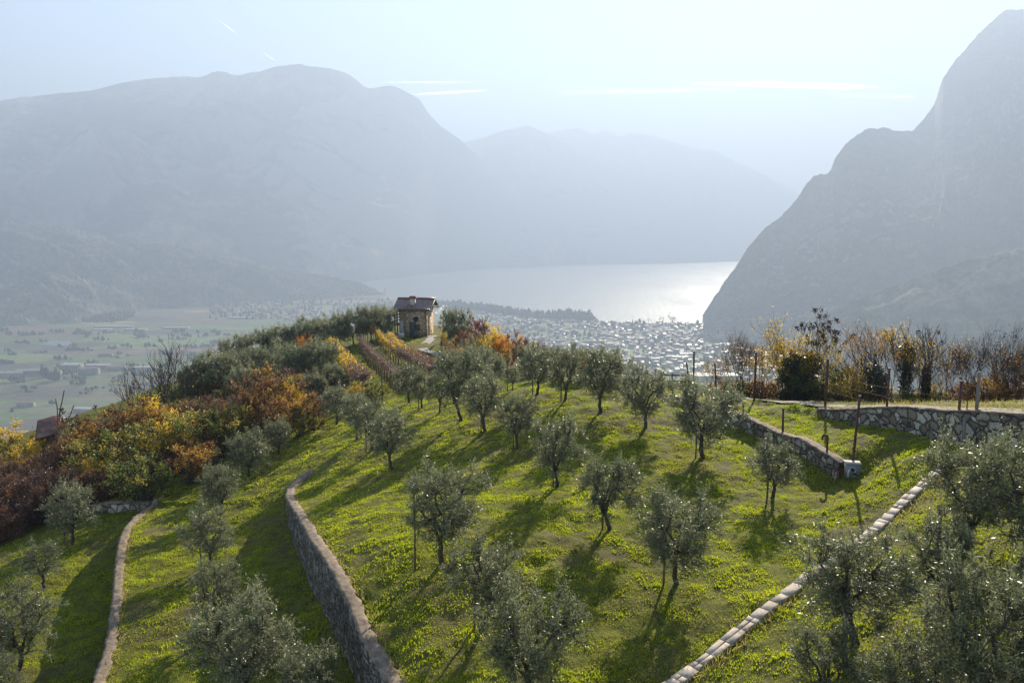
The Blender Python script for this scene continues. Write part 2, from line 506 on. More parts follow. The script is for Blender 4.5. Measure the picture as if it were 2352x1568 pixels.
# each wall: (px, py, how far its top lies below the camera, height of the step); the last figure: which side is high
WALLS = {
    "A": ([(718, 1062, 12.9, 0.0), (690, 1076, 12.9, 0.12), (667, 1096, 12.9, 0.5), (665, 1130, 12.8, 1.2), (690, 1190, 12.6, 1.7), (720, 1250, 12.4, 1.9), (775, 1345, 12.2, 2.0), (812, 1400, 12.0, 2.0),
           (850, 1478, 11.9, 2.0), (905, 1568, 11.8, 2.0), (960, 1660, 11.7, 2.0), (1060, 1800, 11.6, 1.9)], 1, 5.0),
    "B": ([(374, 1138, 15.3, 0.0), (350, 1150, 15.3, 0.25), (318, 1180, 15.3, 0.8), (295, 1215, 15.3, 1.2), (281, 1262, 15.3, 1.45), (274, 1320, 15.3, 1.5), (270, 1400, 15.25, 1.55), (258, 1480, 15.2, 1.6),
           (228, 1570, 15.2, 1.6), (190, 1680, 15.2, 1.6)], 1, 5.0),
    "F": ([(60, 1182, 17.0, 0.5), (150, 1172, 16.6, 0.5), (232, 1163, 16.2, 0.5), (300, 1156, 15.8, 0.5), (352, 1150, 15.4, 0.3)], 1, 4.0),
    "D": ([(1500, 905, 9.75, 0.0), (1550, 919, 9.7, 0.3), (1616, 937, 9.6, 0.5), (1708, 960, 9.5, 0.6), (1760, 981, 9.5, 0.6), (1803, 1001, 9.5, 0.6), (1843, 1021, 9.55, 0.6), (1896, 1055, 9.6, 0.55), (1930, 1080, 9.75, 0.45), (1962, 1104, 9.95, 0.0)], 1, 3.5),
    "E": ([(1862, 936, 8.95, 0.0), (1889, 940, 8.75, 0.2), (1950, 944, 8.35, 0.45), (2040, 948, 7.9, 0.75), (2130, 952, 7.4, 1.0), (2205, 957, 7.0, 1.1), (2290, 962, 6.65, 1.15), (2360, 968, 6.4, 1.2), (2500, 980, 6.0, 1.2)], 1, 3.5),
    "C": ([(2190, 1072, 8.35, 0.0), (2161, 1093, 8.5, 0.2), (2122, 1122, 8.7, 0.35), (2078, 1161, 8.95, 0.45), (2030, 1202, 9.15, 0.5), (1990, 1235, 9.3, 0.5), (1860, 1331, 9.9, 0.5), (1736, 1427, 10.4, 0.5), (1683, 1470, 10.55, 0.5),
           (1619, 1520, 10.7, 0.5), (1551, 1566, 10.8, 0.5), (1400, 1680, 11.0, 0.5)], 1, 3.0),
}
WP, WH = {}, {}
for k, (pts, sd, L) in WALLS.items():
    w = np.array([at_down(a, b, c) for a, b, c, h in pts])
    WP[k] = w[:, :2]; WH[k] = np.array([h for *_, h in pts])

def wall_off(q):
    z = np.zeros(len(q))
    for k, (pts, sd, L) in WALLS.items():
        d, s, par, nr = poly_info(WP[k], q)
        h = np.interp(par, np.arange(len(pts)), WH[k])
        ends = ((par <= 0) | (par >= len(pts) - 1))
        z += 0.5 * h * s * sd * np.exp(-(d / L) ** 1.5)
    return z

CTRL = [(1015, 1290, 10.9), (1280, 1115, 10.6), (1482, 983, 9.95), (1380, 945, 9.6), (1232, 908, 9.8), (1295, 920, 9.7), (1450, 888, 9.75), (1612, 1050, 10.2), (1402, 1215, 10.7), (1550, 1340, 10.9), (1770, 1145, 10.4),
        (1105, 1440, 11.4), (1215, 1600, 11.4), (900, 1075, 12.0), (855, 1030, 12.3), (820, 1010, 12.6), (772, 975, 13.2), (640, 1043, 14.3), (570, 1095, 14.7), (1190, 1030, 10.8), (1115, 990, 10.9), (1060, 965, 11.1),
        (1008, 950, 11.6), (968, 938, 11.9), (940, 925, 12.3), (1175, 895, 10.4), (730, 1160, 12.5), (860, 1400, 11.8), (590, 1160, 14.6), (620, 1300, 14.4), (740, 1450, 14.0), (700, 1568, 14.1), (475, 1305, 14.9), (540, 1568, 14.7),
        (400, 1200, 15.1), (310, 1500, 15.1), (165, 1250, 16.5), (100, 1350, 16.6), (35, 1540, 16.6), (190, 1450, 16.6), (130, 1568, 16.6), (300, 1140, 15.8), (0, 1250, 17.4), (420, 1085, 15.6), (730, 965, 13.8), (510, 905, 16.0),
        (300, 960, 18.0), (0, 1050, 19.5), (850, 890, 13.4), (995, 850, 13.0), (800, 790, 13.9), (870, 768, 13.9), (955, 772, 13.6), (985, 775, 13.6), (1050, 800, 13.5), (1130, 840, 12.6), (1080, 870, 12.1), (620, 870, 15.5), (700, 840, 15.0),
        (1250, 860, 11.4), (1400, 860, 11.4), (1560, 880, 10.4), (1760, 950, 9.3), (1830, 985, 9.4), (1900, 1020, 9.2), (2000, 1020, 8.8), (2100, 1050, 8.5), (2190, 1045, 8.15), (1965, 1110, 9.9), (2050, 1150, 9.4), (1880, 1250, 10.3), (2000, 1200, 9.85),
        (1740, 922, 9.5), (1850, 932, 9.0), (2000, 935, 8.1), (2150, 940, 7.2), (2320, 946, 6.4), (2120, 1180, 8.75), (1950, 1520, 9.7), (2340, 1560, 8.7), (2200, 1350, 8.8), (2352, 1120, 7.6), (1735, 917, 11.2), (1900, 921, 10.8), (2100, 926, 9.9), (2352, 936, 8.4), (1720, 1568, 10.55), (1900, 1420, 9.85)]
CP = np.array([at_down(*c) for c in CTRL])
_cz = CP[:, 2] - wall_off(CP[:, :2])
def _U(r2):
    return r2 * np.log(r2 + 1e-9) * 0.5
_n = len(CP)
_S = 40.0
_c = CP[:, :2] / _S
_K = _U(((_c[:, None] - _c[None]) ** 2).sum(-1)) + np.eye(_n) * 2e-4
_Pm = np.concatenate([np.ones((_n, 1)), _c], 1)
_A = np.block([[_K, _Pm], [_Pm.T, np.zeros((3, 3))]])
_w = np.linalg.solve(_A, np.concatenate([_cz, np.zeros(3)]))
def tps(q):
    q = q / _S
    out = np.empty(len(q))
    for i in range(0, len(q), 20000):
        b = q[i:i + 20000]
        out[i:i + 20000] = _U(((b[:, None] - _c[None]) ** 2).sum(-1)) @ _w[:_n] + _w[_n] + b @ _w[_n + 1:]
    return out

_hp = [(-160, 1250, 18.2), (-60, 1040, 20.0), (240, 935, 18.4), (470, 862, 17.0), (640, 795, 15.8), (780, 758, 14.8), (900, 742, 14.2), (1010, 752, 14.0), (1100, 775, 13.6), (1250, 832, 12.2), (1420, 872, 10.7), (1600, 894, 10.0),
       (1700, 908, 11.6), (1740, 910, 12.0), (1900, 913, 11.6), (2100, 917, 10.6), (2352, 925, 9.2), (2700, 945, 8.2)]
HILL = np.array([at_down(*c)[:2] for c in _hp] + [(40, 10), (25, -12), (-25, -12), (-45, 15)])
def inside(poly, q):
    r = np.zeros(len(q), bool)
    j = len(poly) - 1
    for i in range(len(poly)):
        a, b = poly[i], poly[j]
        c = ((a[1] > q[:, 1]) != (b[1] > q[:, 1])) & (q[:, 0] < (b[0] - a[0]) * (q[:, 1] - a[1]) / (b[1] - a[1] + 1e-12) + a[0])
        r ^= c
        j = i
    return r

def ground(q):
    q = np.atleast_2d(np.asarray(q, float))
    ins = inside(HILL, q)
    d, s, par, nr = poly_info(np.concatenate([HILL, HILL[:1]]), q)
    src = np.where(ins[:, None], q, nr)
    z = tps(src) + wall_off(src)
    dd = np.where(ins, 0, d)
    z -= np.where(dd < 8, dd * dd * 0.055, 8 * 8 * 0.055 + (dd - 8) * 0.72)
    z += 0.05 * fbm(q[:, 0] / 2.3, q[:, 1] / 2.3, 2)
    return np.maximum(z, LAND - 20)

def gz(x, y):
    return float(ground(np.array([[x, y]]))[0])

def hit(px, py, z0=5.0, z1=150.0):
    """where the line of sight through a point of the picture meets the hill"""
    d = ray(px, py)
    t = np.concatenate([np.linspace(z0, 60, 420), np.linspace(60.3, z1, 300)])
    pts = d[None] * t[:, None]
    g = pts[:, 2] - ground(pts[:, :2])
    k = np.argmax(g < 0)
    if not (g < 0).any():
        k = len(t) - 1
    a, b = t[k - 1], t[k]
    for _ in range(12):
        m_ = (a + b) / 2
        p = d * m_
        if p[2] < gz(p[0], p[1]): b = m_
        else: a = m_
    p = d * (a + b) / 2
    return np.array((p[0], p[1], gz(p[0], p[1])))

def proj(p):
    p = np.asarray(p, float)
    zc = p @ FWD
    return CX + F * p[0] / zc, CY + F * (p @ DWN) / zc, zc

def height_to(p, py):
    """height above p that reaches picture row py"""
    v = (py - CY) / F
    # (p + h z) . DWN = v (p + h z) . FWD
    return float((v * (p @ FWD) - p @ DWN) / (DWN[2] - v * FWD[2]))

# ------------------------------------------------------------------ ground mesh
def axis(lo, hi, step, outlo, outhi, grow):
    a = list(np.arange(lo, hi + 1e-6, step))
    s = step
    while a[-1] < outhi:
        s = min(s * grow, 60); a.append(a[-1] + s)
    s = step
    while a[0] > outlo:
        s = min(s * grow, 60); a.insert(0, a[0] - s)
    return np.array(a)
def hummock(q):
    return 0.05 * fbm(q[:, 0] / 0.5, q[:, 1] / 0.62, 2, 0.6) + 0.085 * fbm(q[:, 0] / 1.5 + 7, q[:, 1] / 1.9, 2, 0.5)

gx = axis(-31, 21, 0.15, -640, 640, 1.06)
gy = axis(13, 52, 0.15, -120, 700, 1.025)
GX, GY = np.meshgrid(gx, gy, indexing='ij')
Q = np.stack([GX.ravel(), GY.ravel()], 1)
GZ = ground(Q)
near = (Q[:, 0] > -60) & (Q[:, 0] < 40) & (Q[:, 1] < 80) & (Q[:, 1] > 5)
GZ = GZ + np.where(near, hummock(Q), 0.3 * fbm(Q[:, 0] / 6, Q[:, 1] / 6, 2))

m, nt, b = newmat("meadow_ground")
co = objco(nt)
n1 = noise(nt, 0.22, co, 4, 0.6)
n2 = noise(nt, 2.2, co, 5, 0.7)
n3 = noise(nt, 9.0, co, 4, 0.7)
c1 = ramp(nt, n2.outputs[0], [(0.25, (0.039, 0.033, 0.010)), (0.42, (0.071, 0.077, 0.009)), (0.6, (0.122, 0.129, 0.010)), (0.8, (0.168, 0.156, 0.024))])
f1 = ramp(nt, n1.outputs[0], [(0.48, (0, 0, 0)), (0.68, (1, 1, 1))])
c2 = mix(nt, f1.outputs[0], c1.outputs[0], (0.095, 0.078, 0.035))
f3 = ramp(nt, n3.outputs[0], [(0.3, (0.55, 0.55, 0.55)), (0.7, (1.35, 1.35, 1.35))])
c3 = mix(nt, 1.0, c2, f3.outputs[0], 'MULTIPLY')
nt.links.new(c3, b.inputs["Base Color"])
b.inputs["Roughness"].default_value = 0.9
b.inputs["Specular IOR Level"].default_value = 0.1
bump(nt, b, n3.outputs[0], 0.8, 0.06)
M_ground = m
gme = mesh_np("ground", np.stack([Q[:, 0], Q[:, 1], GZ], 1), grid_faces(len(gx), len(gy)), M_ground, True)
tag(link("ground", gme), kind="structure")

# ------------------------------------------------------------------ dry stone walls
def stone_mat(name, lo, mid, hi, sc, mortar, wob=0.2):
    m, nt, b = newmat(name)
    co = objco(nt, (1, 1, 1.25))
    nz = noise(nt, 2.2, co, 3)
    dv = mix(nt, wob, co, nz.outputs[1])
    vo = N(nt, "ShaderNodeTexVoronoi", feature='F1'); vo.inputs["Scale"].default_value = sc
    ve = N(nt, "ShaderNodeTexVoronoi", feature='DISTANCE_TO_EDGE'); ve.inputs["Scale"].default_value = sc
    nt.links.new(dv, vo.inputs["Vector"]); nt.links.new(dv, ve.inputs["Vector"])
    sp = N(nt, "ShaderNodeSeparateColor"); nt.links.new(vo.outputs["Color"], sp.inputs[0])
    c = ramp(nt, sp.outputs[0], [(0.0, lo), (0.5, mid), (1.0, hi)])
    n2 = noise(nt, 14, co, 4, 0.7)
    f = ramp(nt, n2.outputs[0], [(0.3, (0.6,) * 3), (0.7, (1.3,) * 3)])
    c2 = mix(nt, 1.0, c.outputs[0], f.outputs[0], 'MULTIPLY')
    fe = ramp(nt, ve.outputs["Distance"], [(0.02, (1, 1, 1)), (0.09, (0, 0, 0))])
    c3 = mix(nt, fe.outputs[0], c2, mortar)
    nt.links.new(c3, b.inputs["Base Color"])
    b.inputs["Roughness"].default_value = 0.88
    he = ramp(nt, ve.outputs["Distance"], [(0.0, (0, 0, 0)), (0.16, (1, 1, 1))])
    bump(nt, b, he.outputs[0], 1.0, 0.08)
    return m
M_stone = stone_mat("field_stone", (0.13, 0.105, 0.08), (0.22, 0.19, 0.15), (0.46, 0.43, 0.38), 3.1, (0.035, 0.03, 0.023), 0.3)
M_small = stone_mat("small_field_stone", (0.093, 0.081, 0.068), (0.155, 0.136, 0.115), (0.260, 0.242, 0.217), 5.2, (0.031, 0.028, 0.022), 0.35)
M_slab = plain("pale_slab", (0.36, 0.30, 0.24), 0.85, var=0.5, scale=3.4, bmp=0.6)
M_cope = plain("coping_stone", (0.166, 0.126, 0.090), 0.9, var=0.55, scale=5.0, bmp=0.6)

def resample(pts, step):
    seg = np.linalg.norm(np.diff(pts, axis=0), axis=1)
    s = np.concatenate([[0], np.cumsum(seg)])
    n = max(3, int(s[-1] / step))
    t = np.linspace(0, s[-1], n)
    k = np.interp(t, s, np.arange(len(pts)))
    return np.stack([np.interp(t, s, pts[:, i]) for i in range(2)], 1), k

def stone_wall(key, label, width=0.5, top=0.06, mats=(None, None), i0=0):
    pts, k = resample(WP[key], 0.22)
    h = np.interp(k, np.arange(len(WH[key])), WH[key])
    pts = np.stack([smooth1(pts[:, 0], 5), smooth1(pts[:, 1], 5)], 1)
    if key in "DE":
        pts = pts[h > (0.3 if key == "D" else 0.16)]
    d = np.gradient(pts, axis=0); d /= np.linalg.norm(d, axis=1)[:, None]
    nrm = np.stack([-d[:, 1], d[:, 0]], 1)           # towards the high side
    zh = ground(pts + nrm * (width / 2 + 0.18)); zl = ground(pts - nrm * (width / 2 + 0.18))
    zt = np.maximum(zh, zl) + top + 0.02 * perlin(np.arange(len(pts)) * 0.7, np.zeros(len(pts)))
    rnd = np.random.RandomState(5)
    def row(off, z, j=0.0):
        return np.concatenate([pts + nrm * (off + j * (rnd.rand(len(pts), 1) - 0.5)), z[:, None]], 1)
    root = empty("stone_wall", (pts[len(pts) // 2, 0], pts[len(pts) // 2, 1], zl[len(pts) // 2]))
    inv = np.array(root.location)
    zc = zt - 0.07
    rows = [row(-width / 2, zl - 0.5)]
    for f in np.linspace(0, 1, 7):
        rows.append(row(-width / 2 + 0.02, zl * (1 - f) + zc * f, 0.05))
    rows += [row(width / 2, zc), row(width / 2, zl - 0.5)]
    V = np.stack(rows, 1)
    me = mesh_np("wall_body", V.reshape(-1, 3) - inv, grid_faces(len(pts), V.shape[1]), mats[0] or M_stone, True)
    link("wall_body", me, root)
    # coping: separate flat stones, one beside the other
    rows = [row(-width / 2 - 0.02, zc + 0.004, 0.07), row(-width / 2 - 0.02, zt, 0.10)]
    for f in (-0.25, 0.0, 0.25):
        r_ = row(f * width, zt + 0.015); r_[:, 2] += 0.085 * (rnd.rand(len(pts)) - 0.5); rows.append(r_)
    rows += [row(width / 2 + 0.02, zt - 0.02, 0.14), row(width / 2 + 0.03, zc - 0.25, 0.05)]
    V = np.stack(rows, 1)
    if key == "C":
        mb = MB(); i = 1; gr = np.gradient(zt) / np.linalg.norm(np.gradient(pts, axis=0), axis=1); gr = smooth1(gr, 9)
        while i < len(pts) - 3:
            L = rnd.uniform(0.2, 0.7); c_ = pts[i]; j = min(len(pts) - 1, i + max(1, int(round(L / 0.22)))); dd = pts[j] - pts[i]; L = float(np.linalg.norm(dd))
            mid = (pts[i] + pts[j]) / 2; zz = (zt[i] + zt[j]) / 2 - 0.03 + rnd.uniform(-0.012, 0.012)
            w_ = width * rnd.uniform(0.7, 1.1)
            if rnd.rand() < 0.55:
                for sgn in (-1, 1):
                    m2 = mid + nrm[i] * sgn * w_ * 0.26; mb.box((m2[0] - inv[0], m2[1] - inv[1], zz - inv[2] + rnd.uniform(-0.015, 0.015)), (L - 0.012, w_ * 0.5 - 0.012, 0.11), math.atan2(dd[1], dd[0]) + rnd.uniform(-0.05, 0.05), ((1, 0, 0), (0, 1, 0), (gr[i], 0, 1)))
            else:
                mb.box((mid[0] - inv[0], mid[1] - inv[1], zz - inv[2]), (L - 0.012, w_, 0.11), math.atan2(dd[1], dd[0]) + rnd.uniform(-0.14, 0.14), ((1, 0, 0), (0, 1, 0), (gr[i] + rnd.uniform(-0.02, 0.02), rnd.uniform(-0.04, 0.04), 1)))
            i = j
        o = mb.build("coping", mats[1], root)
        bv = o.modifiers.new("edge", 'BEVEL'); bv.width = 0.012; bv.segments = 1
        return tag(root, label, "stone wall")
    me = mesh_np("coping", V.reshape(-1, 3) - inv, grid_faces(len(pts), V.shape[1]), mats[1] or M_cope, False)
    link("coping", me, root)
    return tag(root, label, "stone wall")
stone_wall("A", "long curved stone retaining wall with a pale coping, between the two lower lawns in the middle", 0.40, mats=(M_small, None))
stone_wall("B", "curved stone retaining wall farther left, with a narrow coping and a deep shadow below it", 0.34, mats=(M_small, None))
stone_wall("F", "short low grey stone wall at the foot of the dark bramble thicket", 0.35)
stone_wall("D", "low stone wall running down to the grey valve box", 0.42)
stone_wall("E", "shaded wall of large pale rubble stones below the path with wild trees", 0.4)
stone_wall("C", "sunlit flat-topped wall of pale slabs crossing the near corner of the lawn", 0.34, 0.05, (M_stone, M_slab))
# ------------------------------------------------------------------ plants: meshes
M_bark = plain("olive_bark", (0.052, 0.042, 0.032), 0.9, var=0.45, scale=14, bmp=0.6)
M_twig = plain("bare_twig", (0.055, 0.042, 0.036), 0.8, var=0.4, scale=8)
M_redtwig = plain("red_cane", (0.119, 0.059, 0.042), 0.8, var=0.45, scale=5)
M_olive = leafmat("olive_leaf", [(0.0, (0.080, 0.096, 0.046)), (0.45, (0.152, 0.171, 0.086)), (0.8, (0.237, 0.251, 0.144)), (1.0, (0.341, 0.351, 0.243))], 0.50, 0.38, 0.5)
M_yellow = leafmat("yellow_leaf", [(0.0, (0.219, 0.165, 0.019)), (0.4, (0.574, 0.370, 0.026)), (0.75, (0.751, 0.493, 0.038)), (1.0, (0.410, 0.410, 0.052))], 0.6)
M_flame = leafmat("flame_leaf", [(0.0, (0.177, 0.062, 0.019)), (0.4, (0.451, 0.165, 0.026)), (0.7, (0.615, 0.273, 0.033)), (1.0, (0.615, 0.410, 0.064))], 0.6)
M_orange = leafmat("ochre_leaf", [(0.0, (0.127, 0.063, 0.024)), (0.4, (0.341, 0.177, 0.036)), (0.7, (0.481, 0.278, 0.042)), (1.0, (0.557, 0.392, 0.072))], 0.6)
M_rust = leafmat("rust_leaf", [(0.0, (0.056, 0.028, 0.017)), (0.5, (0.169, 0.079, 0.034)), (0.85, (0.282, 0.141, 0.045)), (1.0, (0.373, 0.237, 0.056))], 0.55)
M_red = leafmat("red_leaf", [(0.0, (0.086, 0.016, 0.016)), (0.6, (0.259, 0.038, 0.032)), (1.0, (0.367, 0.097, 0.054))], 0.6)
M_green = leafmat("green_leaf", [(0.0, (0.041, 0.062, 0.016)), (0.5, (0.096, 0.130, 0.026)), (0.85, (0.177, 0.205, 0.038)), (1.0, (0.410, 0.328, 0.064))], 0.6, 0.4)
M_ivy = leafmat("ivy_leaf", [(0.0, (0.009, 0.016, 0.006)), (0.7, (0.025, 0.040, 0.012)), (1.0, (0.072, 0.094, 0.022))], 0.25, 0.3, 0.4)
M_olivegreen = leafmat("olive_yellow_leaf", [(0.0, (0.108, 0.096, 0.026)), (0.5, (0.233, 0.219, 0.045)), (0.8, (0.356, 0.287, 0.059)), (1.0, (0.464, 0.302, 0.064))], 0.6)
M_dry = leafmat("dry_cluster", [(0.0, (0.014, 0.010, 0.009)), (0.7, (0.043, 0.022, 0.020)), (1.0, (0.101, 0.043, 0.029))], 0.15)
M_redbrown = leafmat("red_brown_twigs", [(0.0, (0.056, 0.034, 0.025)), (0.5, (0.141, 0.077, 0.051)), (0.85, (0.226, 0.113, 0.068)), (1.0, (0.339, 0.169, 0.079))], 0.35)
M_purple = leafmat("vine_twigs", [(0.0, (0.088, 0.054, 0.042)), (0.6, (0.197, 0.126, 0.088)), (1.0, (0.360, 0.239, 0.144))], 0.35)

def unit(a):
    return a / (np.linalg.norm(a, axis=-1, keepdims=True) + 1e-9)

def leaves(base, d, length, width, rnd, tint):
    """one kite-shaped leaf per row: base point, direction; returns verts, quads, colours"""
    n = len(base)
    d = unit(d)
    a = unit(np.cross(d, unit(rnd.randn(n, 3))))
    L = length * (0.7 + 0.6 * rnd.rand(n, 1)); W = width * (0.7 + 0.6 * rnd.rand(n, 1))
    up = np.cross(a, d)
    v = np.stack([base, base + d * L * 0.5 + a * W * 0.5 + up * W * 0.15, base + d * L, base + d * L * 0.5 - a * W * 0.5 + up * W * 0.15], 1).reshape(-1, 3)
    q = np.arange(4 * n).reshape(n, 4)
    c = np.repeat(np.clip(tint, 0, 1), 4)
    return v, q, np.stack([c, c, c], 1)

def curve(a, b, sag, n, rnd, wob=0.05):
    t = np.linspace(0, 1, n)[:, None]
    L = np.linalg.norm(b - a)
    p = a * (1 - t) + b * t + np.array((0, 0, 1.0)) * sag * L * t * (1 - t) * 4
    w = rnd.randn(n, 3) * wob * L; w[0] = 0; w[-1] = 0
    return p + w

def crown_clumps(rnd, n, cen, rad, zmin=-0.75, shell=0.45, sq=1.0):
    """uneven clump centres through an ellipsoid's volume"""
    out = []
    while len(out) < n:
        p = rnd.randn(3); p /= np.linalg.norm(p)
        r = shell + (1 - shell) * rnd.rand() ** 0.6
        if p[2] * r < zmin: continue
        bias = 0.80 + 0.42 * float(perlin(np.array(p[0] * 2.1 + 7 + rad[0]), np.array(p[1] * 2.1 + p[2] * 1.7)))
        if sq != 1.0: p = np.sign(p) * np.abs(p) ** sq
        p = p * r * bias
        p = p * np.array(rad) + np.array(cen)
        if all(np.linalg.norm(p - o) > 0.16 for o in out): out.append(p)
    return np.array(out)

def olive_meshes(seed, H=3.5, W=1.15, nclump=46, ntwig=11, nleaf=15, zf=0.85, ll=0.105, lw=0.026, twl=0.42, shoots=True):
    rnd = np.random.RandomState(seed)
    tb = MB()
    fork = np.array((0.09 * rnd.randn(), 0.09 * rnd.randn(), max(zf, 0.75)))
    tr = curve(np.array((0, 0, -0.25)), fork, 0, 6, rnd, 0.025)
    tb.tube(tr, np.linspace(0.105, 0.07, 6) * H / 3.5, 7 if False else 8)
    cen = np.array((0, 0, (zf + H) / 2 + 0.12)); rad = (W, W, (H - zf) / 2 * 0.92)
    cl = crown_clumps(rnd, nclump, cen, rad, -0.97, 0.4, 0.78)
    # limbs: a few main ones, the clumps hang on the nearest
    nl = rnd.randint(4, 6)
    an = np.arange(nl) * 2 * np.pi / nl + rnd.rand() * 6
    tips = [fork + np.array((math.cos(x) * W * 0.5, math.sin(x) * W * 0.5, (H - zf) * (0.42 + 0.25 * rnd.rand()))) for x in an]
    limbs = []
    for tp in tips:
        c = curve(fork, tp, 0.05, 6, rnd, 0.045)
        limbs.append(c); tb.tube(c, np.linspace(0.058, 0.026, 6) * H / 3.5, 6, False)
    LP = np.concatenate(limbs)
    for c in cl:
        j = np.argmin(np.linalg.norm(LP - c, axis=1) + 0.4 * np.maximum(0, LP[:, 2] - c[2]))
        tb.tube(curve(LP[j], c, 0.06, 4, rnd, 0.04), np.linspace(0.018, 0.007, 4), 4, False)
    B, D, T = [], [], []
    for c in cl:
        out = unit(c - (cen - np.array((0, 0, 0.6))))
        hl = rnd.rand()
        for k in range(ntwig):
            d = unit(out * 0.55 + rnd.randn(3) * 0.62 + np.array((0, 0, 0.5 if c[2] > cen[2] else 0.1)))
            L = twl * (0.6 + 0.7 * rnd.rand())
            if shoots and c[2] > cen[2] + 0.3 and rnd.rand() < 0.26:
                d = unit(d * 0.5 + np.array((0, 0, 1.0))); L *= 1.7
            e = c + d * L - np.array((0, 0, 0.1 * L))
            s0 = c + rnd.randn(3) * 0.07
            tb.tube(np.array([s0, (s0 + e) / 2 + rnd.randn(3) * 0.02, e]), (0.005, 0.004, 0.002), 3, False)
            t = np.linspace(0.1, 1, nleaf)[:, None]
            bp = s0 * (1 - t) + e * t
            ld = d * 0.7 + rnd.randn(nleaf, 3) * 0.75
            B.append(bp); D.append(ld); T.append(np.clip(0.5 + 0.16 * rnd.randn(nleaf) + 0.2 * (hl - 0.5), 0, 1))
    v, q, c = leaves(np.concatenate(B), np.concatenate(D), ll, lw, rnd, np.concatenate(T))
    return tb.mesh("trunk", M_bark, True), mesh_np("crown", v, q, M_olive, False, c)

def bush_meshes(seed, H, W, nclump, ntwig, nleaf, mat, ll=0.09, lw=0.055, twl=0.45, twig=None, dens=1.0, tint=0.5, stems=9, up=0.35, mat2=None, fmat2=0.3):
    """a many-stemmed bush: stems from the ground, clumps of leaves through a dome"""
    rnd = np.random.RandomState(seed)
    tb = MB()
    cen = np.array((0, 0, H * 0.45)); rad = (W, W, H * 0.52)
    cl = crown_clumps(rnd, nclump, cen, rad, -0.8, 0.35)
    for c in cl:
        b0 = np.array((c[0] * 0.22 + 0.1 * rnd.randn(), c[1] * 0.22 + 0.1 * rnd.randn(), -0.15))
        tb.tube(curve(b0, c, 0.07, 4, rnd, 0.05), np.linspace(0.02, 0.006, 4), 4, False)
    B, D, T, G = [], [], [], []
    for c in cl:
        out = unit(c - np.array((0, 0, H * 0.2)))
        hl = rnd.rand(); g = rnd.rand() < fmat2
        for k in range(ntwig):
            d = unit(out * 0.6 + rnd.randn(3) * 0.6 + np.array((0, 0, up)))
            L = twl * (0.5 + 0.9 * rnd.rand())
            e = c + d * L
            tb.tube(np.array([c, (c + e) / 2 + rnd.randn(3) * 0.03, e]), (0.007, 0.005, 0.003), 3, False)
            nn = max(1, int(nleaf * dens))
            t = rnd.rand(nn, 1) ** 0.8
            B.append(c * (1 - t) + e * t + rnd.randn(nn, 3) * 0.03); D.append(d * 0.4 + rnd.randn(nn, 3))
            T.append(tint + 0.18 * rnd.randn(nn) + 0.35 * (hl - 0.5)); G.append(np.full(nn, g))
    v, q, c = leaves(np.concatenate(B), np.concatenate(D), ll, lw, rnd, np.concatenate(T))
    G = np.concatenate(G).astype(int)
    return tb.mesh("stems", twig or M_twig, True), mesh_np("foliage", v, q, [mat, mat2 or mat], False, c, G)

